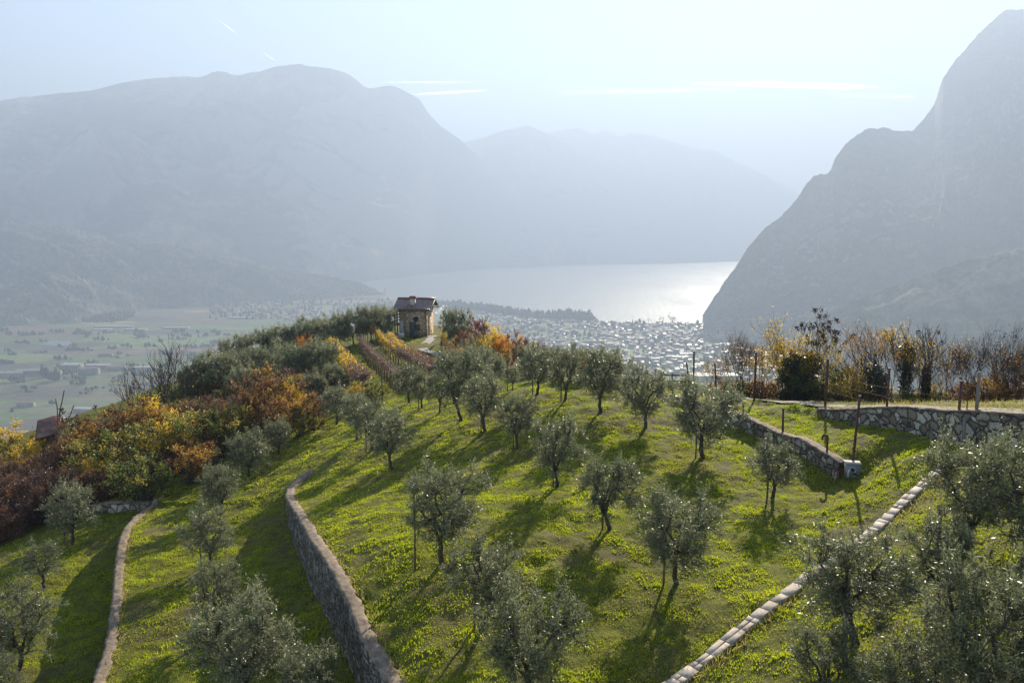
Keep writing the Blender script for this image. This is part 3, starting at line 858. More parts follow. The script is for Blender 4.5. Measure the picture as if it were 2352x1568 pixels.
def bare_meshes(seed, H, spread, nstem, mat, nleaf=120, levels=4, ivy=0.0, leafm=None, ivym=None, base=0.25, ivyr=0.3, cluster=0, r0=0.05, topleaf=0.0):
    """stems that fork into thin twigs; optional sparse leaves, seed clusters and ivy on the lower stem"""
    rnd = np.random.RandomState(seed)
    tb = MB(); tips = []; seg = []
    def grow(p, d, L, r, lev):
        n = 4
        pts = [p]
        dd = d.copy()
        for i in range(n):
            dd = unit(dd + rnd.randn(3) * 0.09 + np.array((0, 0, 0.11)))
            pts.append(pts[-1] + dd * L / n)
        tb.tube(np.array(pts), np.linspace(r, r * 0.6, n + 1), 5 if lev < 2 else 3, False)
        for q_ in pts[1:]: seg.append((q_, lev))
        if lev >= levels:
            tips.append((pts[-1], dd)); return
        k = rnd.randint(2, 4) + (1 if lev >= 2 else 0)
        for j in range(k):
            s = pts[-1] if j < 2 else pts[rnd.randint(2, n)]
            a = unit(np.cross(dd, rnd.randn(3)))
            nd = unit(dd + a * (0.28 + 0.38 * rnd.rand()) * (0.7 + spread))
            grow(s, nd, L * (0.55 + 0.25 * rnd.rand()), r * 0.66, lev + 1)
    for s in range(nstem):
        an = rnd.rand() * 6.28
        o = np.array((math.cos(an), math.sin(an), 0)) * base * rnd.rand()
        d = unit(np.array((math.cos(an) * spread * 0.5, math.sin(an) * spread * 0.5, 1.0)))
        grow(o + np.array((0, 0, -0.2)), d, H * 0.42 * (0.75 + 0.4 * rnd.rand()), r0 * (0.6 + 0.5 * rnd.rand()), 1)
    allp = np.concatenate(tb.v)
    sc = H / max(1e-3, allp[:, 2].max())
    tb.v = [a * np.array((sc, sc, sc)) for a in tb.v]
    parts = {"trunk": tb.mesh("trunk", mat, True)}
    sg = np.array([s for s, l in seg if l >= 2]) * sc
    tp = np.array([t for t, _ in tips]) * sc
    if nleaf and leafm:
        if topleaf:
            sg = sg[sg[:, 2] > topleaf * H]
        i = rnd.randint(0, len(sg), nleaf)
        v, q, c = leaves(sg[i] + rnd.randn(nleaf, 3) * 0.1, rnd.randn(nleaf, 3) + np.array((0, 0, -0.4)), 0.10, 0.06, rnd, 0.5 + 0.22 * rnd.randn(nleaf))
        parts["leaves"] = mesh_np("leaves", v, q, leafm, False, c)
    if cluster:
        i = rnd.choice(len(tp), min(cluster, len(tp)), replace=False)
        parts["seed_head"] = [tuple(tp[k]) for k in i]
    if ivy:
        zs = np.array([s for s, l in seg if l <= 2]) * sc
        zs = zs[zs[:, 2] < ivy * H]
        n = 2600
        i = rnd.randint(0, len(zs), n)
        j = rnd.rand(n, 1)
        q0 = zs[i] * np.stack([np.ones(n), np.ones(n), rnd.rand(n) * 0.5 + 0.5], 1)
        q0[:, 2] = np.clip(rnd.rand(n) ** 0.8 * ivy * H, 0, None) * 0.6 + q0[:, 2] * 0.4
        an = rnd.rand(n) * 6.28
        wv = 0.6 + 0.5 * fbm(q0[:, 2] * 1.3 + seed, an, 2)
        rr = ivyr * np.clip(wv, 0.3, 1.4) * np.sqrt(0.35 + 0.65 * rnd.rand(n))
        B = np.stack([q0[:, 0] * 0.6 + np.cos(an) * rr, q0[:, 1] * 0.6 + np.sin(an) * rr, q0[:, 2]], 1)
        v, q, c = leaves(B, np.stack([np.cos(an), np.sin(an), -0.4 + 0 * an], 1) + rnd.randn(n, 3) * 0.6, 0.11, 0.10, rnd, 0.45 + 0.22 * rnd.randn(n))
        parts["ivy"] = mesh_np("ivy", v, q, ivym or M_ivy, False, c)
    return parts

SEED = []
for i in range(4):
    _r = np.random.RandomState(i)
    _v, _q, _cc = leaves(_r.randn(30, 3) * np.array((0.05, 0.05, 0.07)), _r.randn(30, 3), 0.11, 0.06, _r, 0.3 + 0.25 * _r.randn(30))
    SEED.append(mesh_np("seed_head", _v, _q, M_dry, False, _cc))

def plant(name, parts, loc, rz, sc, label, cat, group=None):
    o = empty(name, loc, rz, sc)
    for k, me in parts.items():
        if k == "seed_head":
            for j, c in enumerate(me):
                link("seed_head", SEED[j % 4], o, c, j * 1.3)
        else:
            link(k, me, o)
    return tag(o, label, cat, group)

PR = random.Random(11)
OL = [dict(zip(("trunk", "crown"), olive_meshes(100 + i, 3.5, w, nc, 11, 15, zf))) for i, (w, nc, zf) in enumerate([(1.2, 70, 0.5), (1.3, 80, 0.45), (1.1, 58, 0.6), (1.25, 72, 0.45), (1.45, 98, 0.35), (1.05, 50, 0.55), (1.15, 62, 0.7), (1.35, 78, 0.4)])]
OLB = [dict(zip(("trunk", "crown"), olive_meshes(200 + i, 4.6, 2.9, 120, 13, 14, 0.3, 0.17, 0.045, 0.6))) for i in range(3)]

def put_olive(px, pyb, pyt, var, label, group, pos=None, kit=OL, H=3.5, stake=None, wide=1.0):
    p = hit(px, pyb) if pos is None else np.array(pos)
    h = height_to(p, pyt)
    s = h / (H * 1.03)
    o = plant("olive_tree", kit[var % len(kit)], p, PR.uniform(0, 6.28), (s * wide * (1.12 if kit is OL else 1.0), s * wide * (1.12 if kit is OL else 1.0), s), label, "olive tree", group)
    if stake:
        side, top = stake
        q = p + np.array((side, -0.05, 0))
        q[2] = gz(q[0], q[1])
        b = MB(); b.tube([(0, 0, -0.3), (0.02, 0.01, top * 0.5), (0.0, 0.0, top)], 0.035, 6)
        t = b.build("tree_stake", M_stake, None, False, q)
        tag(t, "thin wooden stake beside the " + label[0].lower() + label[1:] if len(label.split()) <= 10 else "thin wooden stake beside the " + " ".join(label.split()[:11]), "tree stake", "stakes beside the olive trees")
    return o
M_stake = plain("stake_wood", (0.10, 0.075, 0.05), 0.85, var=0.35, scale=10)

G1 = "young olive trees on the grassy terraces"
# px, base row, top row, variant, label, stake(side, height)
NEAR = [
 (165, 1252, 1108, 0, "Round olive tree on the lowest lawn, nearest the bramble thicket", (-0.35, 1.2), 1.0),
 (100, 1350, 1240, 5, "Thin sparse olive tree on the lowest lawn below the round one", None, 1.15),
 (40, 1545, 1340, 1, "Big olive tree cut by the left border on the lowest lawn", None, 1.0),
 (0, 1640, 1495, 3, "Olive top poking into the bottom left corner of the lowest lawn", None, 1.0),
 (478, 1305, 1155, 3, "Loose olive tree in the middle lawn, left of the deep wall shadow", (-0.3, 1.0), 1.05),
 (500, 1440, 1283, 2, "Olive tree overlapped by a larger one at the long wall's shadow edge", None, 1.1),
 (562, 1620, 1365, 4, "Largest olive tree of the middle lawn, at the bottom edge", None, 1.0),
 (710, 1660, 1480, 2, "Olive tree standing in the dark shadow under the curved wall", None, 1.15),
 (505, 1180, 1066, 0, "Olive tree on the crest of the middle lawn, beyond a thin post", (-0.35, 2.0), 1.0),
 (570, 1096, 985, 1, "Wide olive tree at the thicket end of the lawn", None, 1.15),
 (492, 1090, 1030, 5, "Small olive tree tucked against the red-brown brambles", None, 1.0),
 (640, 1043, 957, 3, "Small olive tree alone on the bright slope above the wall's end", None, 1.0),
 (772, 975, 885, 2, "Slim olive tree at the edge of the orange bushes", None, 1.15),
 (820, 1010, 900, 0, "Left tree of the tight trio of olives", (0.25, 1.2), 1.0),
 (855, 1032, 915, 5, "Middle tree of the tight trio of olives", (-0.35, 1.2), 1.15),
 (900, 1077, 935, 3, "Front tree of the tight trio of olives", None, 0.95),
 (1015, 1290, 1062, 4, "Broad dark olive tree beside the long shadow, mid slope", (-0.9, 2.6), 0.95),
 (1107, 1440, 1235, 1, "Olive tree with two thin trunks, just above the biggest front one", (-0.22, 1.6), 1.0),
 (1215, 1625, 1330, 4, "Biggest olive tree at the bottom centre", None, 0.9),
 (1281, 1115, 948, 1, "Tall upright olive tree in the centre of the slope", (-0.2, 1.4), 0.9),
 (1190, 1030, 903, 0, "Olive tree with a doubled trunk below the dense pair", (-0.25, 1.6), 1.0),
 (1115, 990, 850, 3, "Dark dense olive tree in front of the tallest one", (-0.25, 1.2), 1.05),
 (1060, 965, 792, 1, "Tallest olive tree of the upper slope", None, 0.85),
 (1008, 950, 850, 2, "Slender olive tree with a drooping loop of hose", None, 0.9),
 (968, 938, 848, 5, "Thin olive tree below the vine rows", (-0.2, 1.2), 1.0),
 (940, 925, 832, 0, "Olive tree with a leaning trunk right below the vine rows", None, 1.1),
 (1176, 897, 838, 2, "Tiny young olive tree tied between two poles", (-0.3, 2.2), 1.0),
 (1232, 908, 788, 3, "Bushy olive tree at the back edge, left of the yellow-green one", (-0.25, 1.4), 1.0),
 (1296, 921, 798, 0, "Fresh yellow-green olive tree at the back edge", (-0.2, 1.6), 0.95),
 (1380, 946, 793, 4, "Bushy olive tree before the low guardrail", None, 0.95),
 (1482, 984, 838, 4, "Open-crowned olive tree with a pole rising through it", None, 1.0),
 (1612, 1050, 862, 4, "Wide dark olive tree at the end of the low stone wall", (-0.3, 1.3), 1.05),
 (1402, 1216, 1040, 1, "Olive tree with purplish glints, in the centre right of the slope", (-0.3, 2.0), 1.0),
 (1552, 1345, 1120, 4, "Large shadowy olive tree right of the one with purplish glints", (-0.4, 1.5), 0.95),
 (1772, 1147, 1003, 3, "Feathery olive tree left of the grey valve box", (-0.2, 1.4), 1.05),
]
for px, pb, pt, var, lab, stk, wd in NEAR:
    put_olive(px, pb, pt, var, lab, G1, stake=stk, wide=wd)
RIGHT = [
 (1968, 1480, 1213, 1, "Dark olive tree in front of the pale slab wall, behind a post", 1.25),
 (1890, 1640, 1425, 5, "Low pale olive tree at the foot of the pale slab wall", 1.1),
 (2225, 1270, 990, 4, "Tall olive tree by the two concrete posts", 0.85),
 (2335, 1330, 1005, 1, "Olive tree cut by the right border below the rubble wall", 0.85),
 (2260, 1680, 1265, 4, "Very large olive tree filling the right bottom corner", 0.9),
 (2075, 1690, 1455, 3, "Dark olive tree at the bottom between two posts", 1.1),
 (2150, 1400, 1180, 0, "Olive tree behind the rough post on the near terrace", 1.0),
]
for px, pb, pt, var, lab, wd in RIGHT:
    put_olive(px, pb, pt, var, lab, "olive trees on the near corner terrace", wide=wd)

# older, denser olives along the ridge: (px, base row, top row, width factor)
G2 = "old olive trees along the ridge"
RIDGE = [(884, 778, 702, 0.75, "Old olive close against the cottage's left wall"), (852, 784, 696, 0.8, "Tall old olive second from the cottage"), (812, 790, 714, 0.85, "Old olive above the arbour of yellow vines"), (780, 792, 716, 0.8, "Small round olive topping the ridge"),
         (742, 806, 726, 1.0, "Old olive on the ridge between the round one and the valley side"), (692, 812, 732, 1.0, "Old olive on the ridge crest above the orange sapling"), (640, 826, 745, 1.1, "Old olive where the ridge starts to fall"), (588, 842, 762, 1.1, "Old olive on the falling ridge, middle"),
         (545, 850, 772, 0.9, "Old olive on the falling ridge against the fields"), (735, 872, 778, 1.1, "Grey-green old olive just left of the yellow vine row"), (690, 880, 788, 0.9, "Old olive at the orange sapling's foot"), (640, 862, 782, 1.0, "Old olive deep in the grove, behind the rust bush"),
         (585, 885, 792, 1.0, "Old olive in the shaded grove above the rust bush"), (500, 912, 800, 1.15, "Biggest olive at the lower end of the grove"), (455, 925, 838, 0.9, "Lowest olive of the grove, behind the bare bush"), (560, 925, 838, 0.8, "Small olive in the dark gap of the grove"),
         (770, 905, 830, 0.7, "Low olive beside the vine row's bottom"), (720, 925, 850, 0.8, "Pale small olive above the orange bushes")]
for i, (px, pb, pt, wd, lab) in enumerate(RIDGE):
    put_olive(px, pb, pt, i, lab, G2, kit=OLB, H=4.6, wide=wd)
put_olive(1046, 800, 703, 1, "Lone olive on the skyline right of the cottage", G2, kit=OLB, H=4.6, wide=0.7)
for px, pb, pt, wd, lab in [(1092, 870, 790, 0.9, "Pale olive below the orchard, right of the path"), (1035, 880, 800, 0.9, "Olive at the lower end of the path"), (1130, 880, 805, 0.9, "Olive below the orange shrub"), (1255, 872, 795, 0.8, "Dark olive behind the fence line, first of four"),
                            (1310, 872, 793, 0.9, "Dark olive behind the fence line, second of four"), (1345, 876, 796, 0.8, "Dark olive behind the fence line, third of four"), (1400, 880, 806, 0.8, "Dark olive behind the fence line, last of four"), (1215, 868, 790, 0.7, "Olive right of the rusty shrub on the slope's rim")]:
    put_olive(px, pb, pt, int(px), lab, "olives beyond the back edge of the lawn", kit=OLB, H=4.6, wide=wd)
# ------------------------------------------------------------------ grass
def grass_zone(q):
    """1 on the mown lawns, less towards the thicket, the vineyard and the wild path edge"""
    ok = inside(LAWN, q)
    for k in WP:
        d, s, par, nr = poly_info(WP[k], q)
        ok &= ~((d < 0.19) & (np.interp(par, np.arange(len(WH[k])), WH[k]) > 0.05))
    return ok
LAWN = np.array([at_down(*c)[:2] for c in [(-60, 1300, 17.0), (0, 1255, 17.4), (240, 1165, 16.3), (420, 1080, 15.6), (540, 1050, 15.2), (700, 965, 13.9), (780, 935, 13.3), (850, 880, 13.4), (800, 785, 14.0), (960, 775, 13.6), (1010, 800, 13.5), (1100, 850, 12.3), (1190, 880, 10.7),
                                       (1450, 884, 9.8), (1600, 900, 9.8), (1740, 917, 9.5), (1890, 930, 8.8), (2050, 940, 7.9), (2352, 955, 6.5), (2600, 980, 5.9)]] + [(13, 16), (8, 12), (-14, 15), (-26, 26)])
rnd = np.random.RandomState(3)
pts = []
for n, x0, x1, y0, y1, sp, hb in ((0, -30, 22, 13, 40, 0.088, 0.058), (1, -34, 26, 40, 62, 0.125, 0.06), (2, -34, 6, 62, 118, 0.32, 0.10)):
    k = int((x1 - x0) * (y1 - y0) / sp ** 2)
    q = np.stack([x0 + rnd.rand(k) * (x1 - x0), y0 + rnd.rand(k) * (y1 - y0)], 1)
    # only what the lens can see, with a margin for a step aside
    u = np.abs(q[:, 0]) / (q[:, 1] + 1)
    q = q[u < 0.78]
    q = q[grass_zone(q)]
    pts.append((q, np.full(len(q), hb)))
q = np.concatenate([a for a, _ in pts]); hb = np.concatenate([b for _, b in pts])
lush = fbm(q[:, 0] / 1.1, q[:, 1] / 1.1, 3, 0.6)
lush2 = fbm(q[:, 0] / 5.0 + 30, q[:, 1] / 5.0, 2)
hb = hb * np.clip(0.9 + 0.6 * lush, 0.4, 1.8)
keep = rnd.rand(len(q)) < np.clip(0.97 + 0.2 * lush, 0.5, 1)
q, hb, lush, lush2 = q[keep], hb[keep], lush[keep], lush2[keep]
z = ground(q) + np.where(q[:, 1] < 80, hummock(q), 0)
nb = 5
n = len(q)
base = np.repeat(np.stack([q[:, 0], q[:, 1], z - 0.02], 1), nb, 0)
hh = np.repeat(hb, nb) * (0.6 + 0.8 * rnd.rand(n * nb))
base[:, :2] += rnd.randn(n * nb, 2) * 0.05
an = rnd.rand(n * nb) * 6.283
lean = hh * (0.05 + 0.6 * rnd.rand(n * nb))
tipv = base + np.stack([np.cos(an) * lean, np.sin(an) * lean, hh], 1)
wv = np.stack([-np.sin(an), np.cos(an), 0 * an], 1) * (hh * 0.32)[:, None]
V = np.stack([base - wv, base + wv, tipv], 1).reshape(-1, 3)
t = np.clip(0.46 + 0.30 * np.repeat(lush2, nb) + 0.16 * np.repeat(lush, nb) + 0.13 * rnd.randn(n * nb), 0, 1)
c = np.repeat(t, 3)
M_grass = leafmat("grass_blade", [(0.0, (0.315, 0.242, 0.115)), (0.22, (0.305, 0.268, 0.063)), (0.42, (0.273, 0.321, 0.015)), (0.7, (0.341, 0.394, 0.015)), (1.0, (0.452, 0.462, 0.032))], 0.62, 0.45, 0.25)
g = link("grass", mesh_np("grass", V, np.arange(len(V)).reshape(-1, 3), M_grass, False, np.stack([c, c, c], 1)))
tag(g, "short tufted green lawn grass on the terraces", "grass", kind="stuff")
print("grass blades", len(V) // 3)
# ------------------------------------------------------------------ bushes: thicket on the left, wild strip on the right
BY = [dict(zip(("stems", "foliage"), bush_meshes(300 + i, 2.6, 1.5, 46, 9, 13, M_yellow, mat2=M_olivegreen, fmat2=0.45))) for i in range(2)]
BO = [dict(zip(("stems", "foliage"), bush_meshes(310 + i, 2.8, 1.5, 46, 9, 12, M_orange, mat2=M_rust, fmat2=0.4))) for i in range(2)]
BG = [dict(zip(("stems", "foliage"), bush_meshes(320 + i, 2.4, 1.6, 50, 9, 14, M_olivegreen, mat2=M_green, fmat2=0.35))) for i in range(2)]
BK = [dict(zip(("stems", "foliage"), bush_meshes(330 + i, 2.6, 1.6, 50, 9, 14, M_green, mat2=M_olivegreen, fmat2=0.15))) for i in range(2)]
BR = [dict(zip(("stems", "foliage"), bush_meshes(340 + i, 3.0, 1.5, 50, 10, 9, M_rust, mat2=M_orange, fmat2=0.2, up=0.6))) for i in range(2)]
BD = [dict(zip(("stems", "foliage"), bush_meshes(350 + i, 2.0, 1.5, 50, 14, 6, M_redbrown, ll=0.10, lw=0.035, twig=M_redtwig, up=0.7, mat2=M_rust, fmat2=0.2))) for i in range(3)]
BF = [dict(zip(("stems", "foliage"), bush_meshes(390, 2.8, 1.5, 46, 9, 12, M_flame, mat2=M_rust, fmat2=0.3, up=0.6)))]
BX = [dict(zip(("stems", "foliage"), bush_meshes(360, 2.2, 1.3, 40, 9, 10, M_red, mat2=M_rust, fmat2=0.3)))]
BV = [dict(zip(("stems", "foliage"), bush_meshes(370, 3.2, 1.5, 52, 9, 12, M_yellow, mat2=M_orange, fmat2=0.3, up=0.6)))]
def beyond(px, pb, more=8.5):
    """a spot on the falling ground past the path, on the same line of sight"""
    p = hit(px, pb)
    q = P(px, pb, p @ FWD + more)
    return np.array((q[0], q[1], min(q[2], gz(q[0], q[1]))))
def bush(px, pb, pt, kit, H, label, group, wide=1.0, var=0):
    p = beyond(px, pb) if group == "bushes along the path" else hit(px, pb)
    h = max(0.3, height_to(p, pt))
    s = h / H
    if group == "bushes along the path": wide *= 1.35
    return plant("bush" if kit is not BD else "bramble_bush", kit[var % len(kit)], p, PR.uniform(0, 6.28), (s * wide, s * wide, s), label, "bush", group)
TG = "bushes of the autumn thicket"
for i, (px, pb, pt, kit, H, wd, lab) in enumerate([
    (30, 1085, 972, BY, 2.6, 1.1, "Yellow-orange bush at the left border, topmost of the thicket"),
    (110, 1080, 985, BY, 2.6, 1.0, "Golden bush beside the dark hut roof in the thicket"),
    (215, 1085, 940, BO, 2.8, 1.0, "Orange-brown bush right behind the dark hut roof"),
    (160, 1120, 1000, BR, 3.0, 0.9, "Brown bush under the hut roof"),
    (300, 1060, 905, BO, 2.8, 1.1, "Tall orange bush left of the bare bush"),
    (355, 1035, 905, BY, 2.6, 0.9, "Yellow bush at the foot of the bare bush"),
    (285, 1110, 975, BG, 2.4, 1.2, "Yellow-green bush in the middle of the thicket"),
    (390, 1085, 960, BY, 2.6, 1.0, "Bright yellow and green bush in the middle of the thicket"),
    (230, 1135, 1035, BY, 2.6, 1.1, "Low golden bush above the red-brown brambles"),
    (90, 1130, 1040, BO, 2.8, 1.1, "Low orange bush above the brambles, by the left border"),
    (330, 1150, 1040, BK, 2.4, 1.1, "Dark green bush above the reddest brambles"),
    (450, 1065, 930, BG, 2.4, 1.1, "Grey-green bush below the grove, thicket's upper right"),
    (500, 1050, 935, BO, 2.8, 1.0, "Coppery bush above the wide olive of the lawn's end"),
    (440, 1110, 1000, BO, 2.8, 1.0, "Orange bush beside the lawn's upper end"),
    (540, 1040, 925, BG, 2.4, 1.0, "Mixed green bush left of the rust bush"),
    (610, 1000, 832, BR, 3.0, 1.0, "Big rust-coloured bush in front of the olive grove"),
    (570, 1010, 880, BR, 3.0, 0.8, "Dark rust bush left of the big one"),
    (672, 985, 868, BY, 2.6, 0.75, "Yellow bush on the right flank of the rust bush"),
    (650, 1010, 890, BO, 2.8, 0.9, "Orange bush on the right flank of the rust bush"),
    (720, 985, 895, BR, 3.0, 0.9, "Dark brown bush at the corner of the bright lawn"),
    (690, 1000, 930, BG, 2.4, 0.9, "Pale green scrub at the corner of the bright lawn"),
    (820, 935, 875, BY, 2.6, 1.0, "Lemon yellow bush at the bottom of the vine rows"),
    (855, 930, 872, BG, 2.4, 1.0, "Yellow-green bush at the bottom of the vine rows"),
    (700, 845, 755, BF, 2.8, 0.45, "Orange sapling among the old olives"),
    (25, 1150, 1060, BR, 3.0, 1.1, "Brown bush low at the left border"),
    (560, 990, 905, BD, 2.0, 1.0, "Brown bramble bush in the hollow below the grove"),
    (470, 985, 905, BD, 2.0, 1.0, "Brown bramble bush beside the bare bush"),
    (400, 1000, 920, BO, 2.8, 0.9, "Small orange bush under the bare bush"),
]):
    bush(px, pb, pt, kit, H, lab, TG, wd, i)
r9 = random.Random(77)
for i in range(34):
    px = r9.uniform(380, 760); pb = np.interp(px, [380, 500, 620, 700, 760], [990, 955, 935, 930, 900]) + r9.uniform(-45, 22)
    kit, H = ((BD, 2.0), (BG, 2.4), (BR, 3.0), (BK, 2.6))[i % 4]
    bush(px, pb, pb - r9.uniform(38, 60), kit, H, "Rough scrub bush on the slope between the thicket and the olive grove", "scrub between the thicket and the grove", r9.uniform(1.0, 1.4), i)
# red-brown brambles: a band along the lawn, each its own bush
i = 0
for row in range(4):
    for px in np.arange(-40 + 17 * row, 425, 44):
        pb = np.interp(px, [-40, 0, 115, 230, 420], [1262, 1245, 1186, 1146, 1080]) - 27 * row + PR.uniform(-6, 4)
        if row == 3 and px > 330: continue
        hpx = np.interp(px, [0, 420], [88, 62])
        bush(px, pb, pb - hpx * PR.uniform(0.75, 1.2), BD, 2.0, "Leafless red-brown bramble bush in the dark band above the lowest lawn", "brambles of the dark red-brown band", PR.uniform(1.0, 1.3), i)
        i += 1
for px, pb, pt, lab in [(250, 1110, 1052, "Crimson-tipped bush on top of the dark brambles"), (380, 1085, 1040, "Small red bush at the upper right end of the brambles"), (330, 1095, 1048, "Red bush between the brambles and the golden bushes")]:
    bush(px, pb, pt, BX, 2.2, lab, TG, 1.0)

# bare bush on the skyline
bm = bare_meshes(41, 6.0, 0.55, 12, M_twig, 90, 4, leafm=M_orange, base=0.9, r0=0.06)
p = hit(385, 975)
plant("bare_bush", bm, p, 0.4, height_to(p, 772) / 6.0, "Big bare many-stemmed bush standing above the thicket", "bush")
bm2 = bare_meshes(42, 4.5, 0.5, 8, M_twig, 60, 4, leafm=M_yellow, base=0.6, r0=0.045)
p = hit(330, 985)
plant("bare_bush", bm2, p, 0.4, height_to(p, 822) / 4.5, "Lower bare bush on the left flank of the big one", "bush")
bm3 = bare_meshes(43, 4.0, 0.25, 1, M_twig, 0, 2, base=0.1, r0=0.04)
p = hit(99, 1095)
plant("bare_sapling", bm3, p, 0.4, height_to(p, 905) / 4.0, "Thin bare sapling rising left of the hut roof", "tree")
for px, pb, pt, sd, lab in [(200, 1080, 925, 44, "Dead bush with brown seed heads over the hut roof"), (250, 1040, 910, 45, "Bare twiggy bush right of the dead one with seed heads"), (640, 985, 850, 46, "Bare twigs standing inside the big rust bush"), (740, 975, 900, 47, "Bare twigs beside the lawn corner")]:
    bmx = bare_meshes(sd, 3.5, 0.7, 5, M_twig, 60, 4, leafm=M_rust, base=0.5, r0=0.035, cluster=10 if sd == 44 else 0)
    p = hit(px, pb)
    plant("bare_bush", bmx, p, 1.0, height_to(p, pt) / 3.5, lab, "bush")

# shrubs on the rim right of the cottage
RG = "autumn shrubs on the rim right of the cottage"
for i, (px, pb, pt, kit, H, wd, lab) in enumerate([
    (1165, 850, 752, BF, 2.8, 0.8, "Flame-orange shrub, the brightest on the rim"), (1200, 850, 768, BR, 3.0, 0.9, "Rusty twiggy shrub right of the flame-orange one"), (1128, 832, 745, BY, 2.6, 0.7, "Yellow shrub left of the flame-orange one"),
    (1100, 800, 728, BX, 2.2, 0.7, "Dark red little tree right of the lone skyline olive"), (1222, 858, 788, BY, 2.6, 0.7, "Pale yellow shrub right of the rusty one"), (1240, 862, 785, BD, 2.0, 0.8, "Brown scrub left of the dark olives on the rim"),
    (1145, 838, 750, BY, 2.6, 0.6, "Tall yellow shrub touching the flame-orange one"), (1075, 822, 762, BD, 2.0, 0.8, "Purple-brown vines beyond the path"), (1050, 825, 768, BR, 3.0, 0.6, "Brown vines with yellow tufts right of the path"),
    (1020, 815, 762, BV, 3.2, 0.5, "Low yellow vine at the bend of the path"), (1330, 880, 812, BF, 2.8, 0.7, "Orange bush glowing behind the yellow-green olive")]):
    bush(px, pb, pt, kit, H, lab, RG, wd, i)
for px, pb, pt, sd, lab in [(1012, 790, 722, 51, "Pruned bare fruit tree beside the cottage"), (1087, 815, 726, 52, "Bare fruit tree with dark twigs, rim of the orchard"), (1040, 800, 735, 53, "Small bare fruit tree behind the path"), (1066, 800, 738, 54, "Bare shrub between the two fruit trees")]:
    bmx = bare_meshes(sd, 3.5, 0.9, 1 if sd != 54 else 4, M_redtwig, 0, 4, base=0.15, r0=0.09)
    p = hit(px, pb)
    plant("fruit_tree", bmx, p, 1.0, height_to(p, pt) / 3.5, lab, "tree", RG)

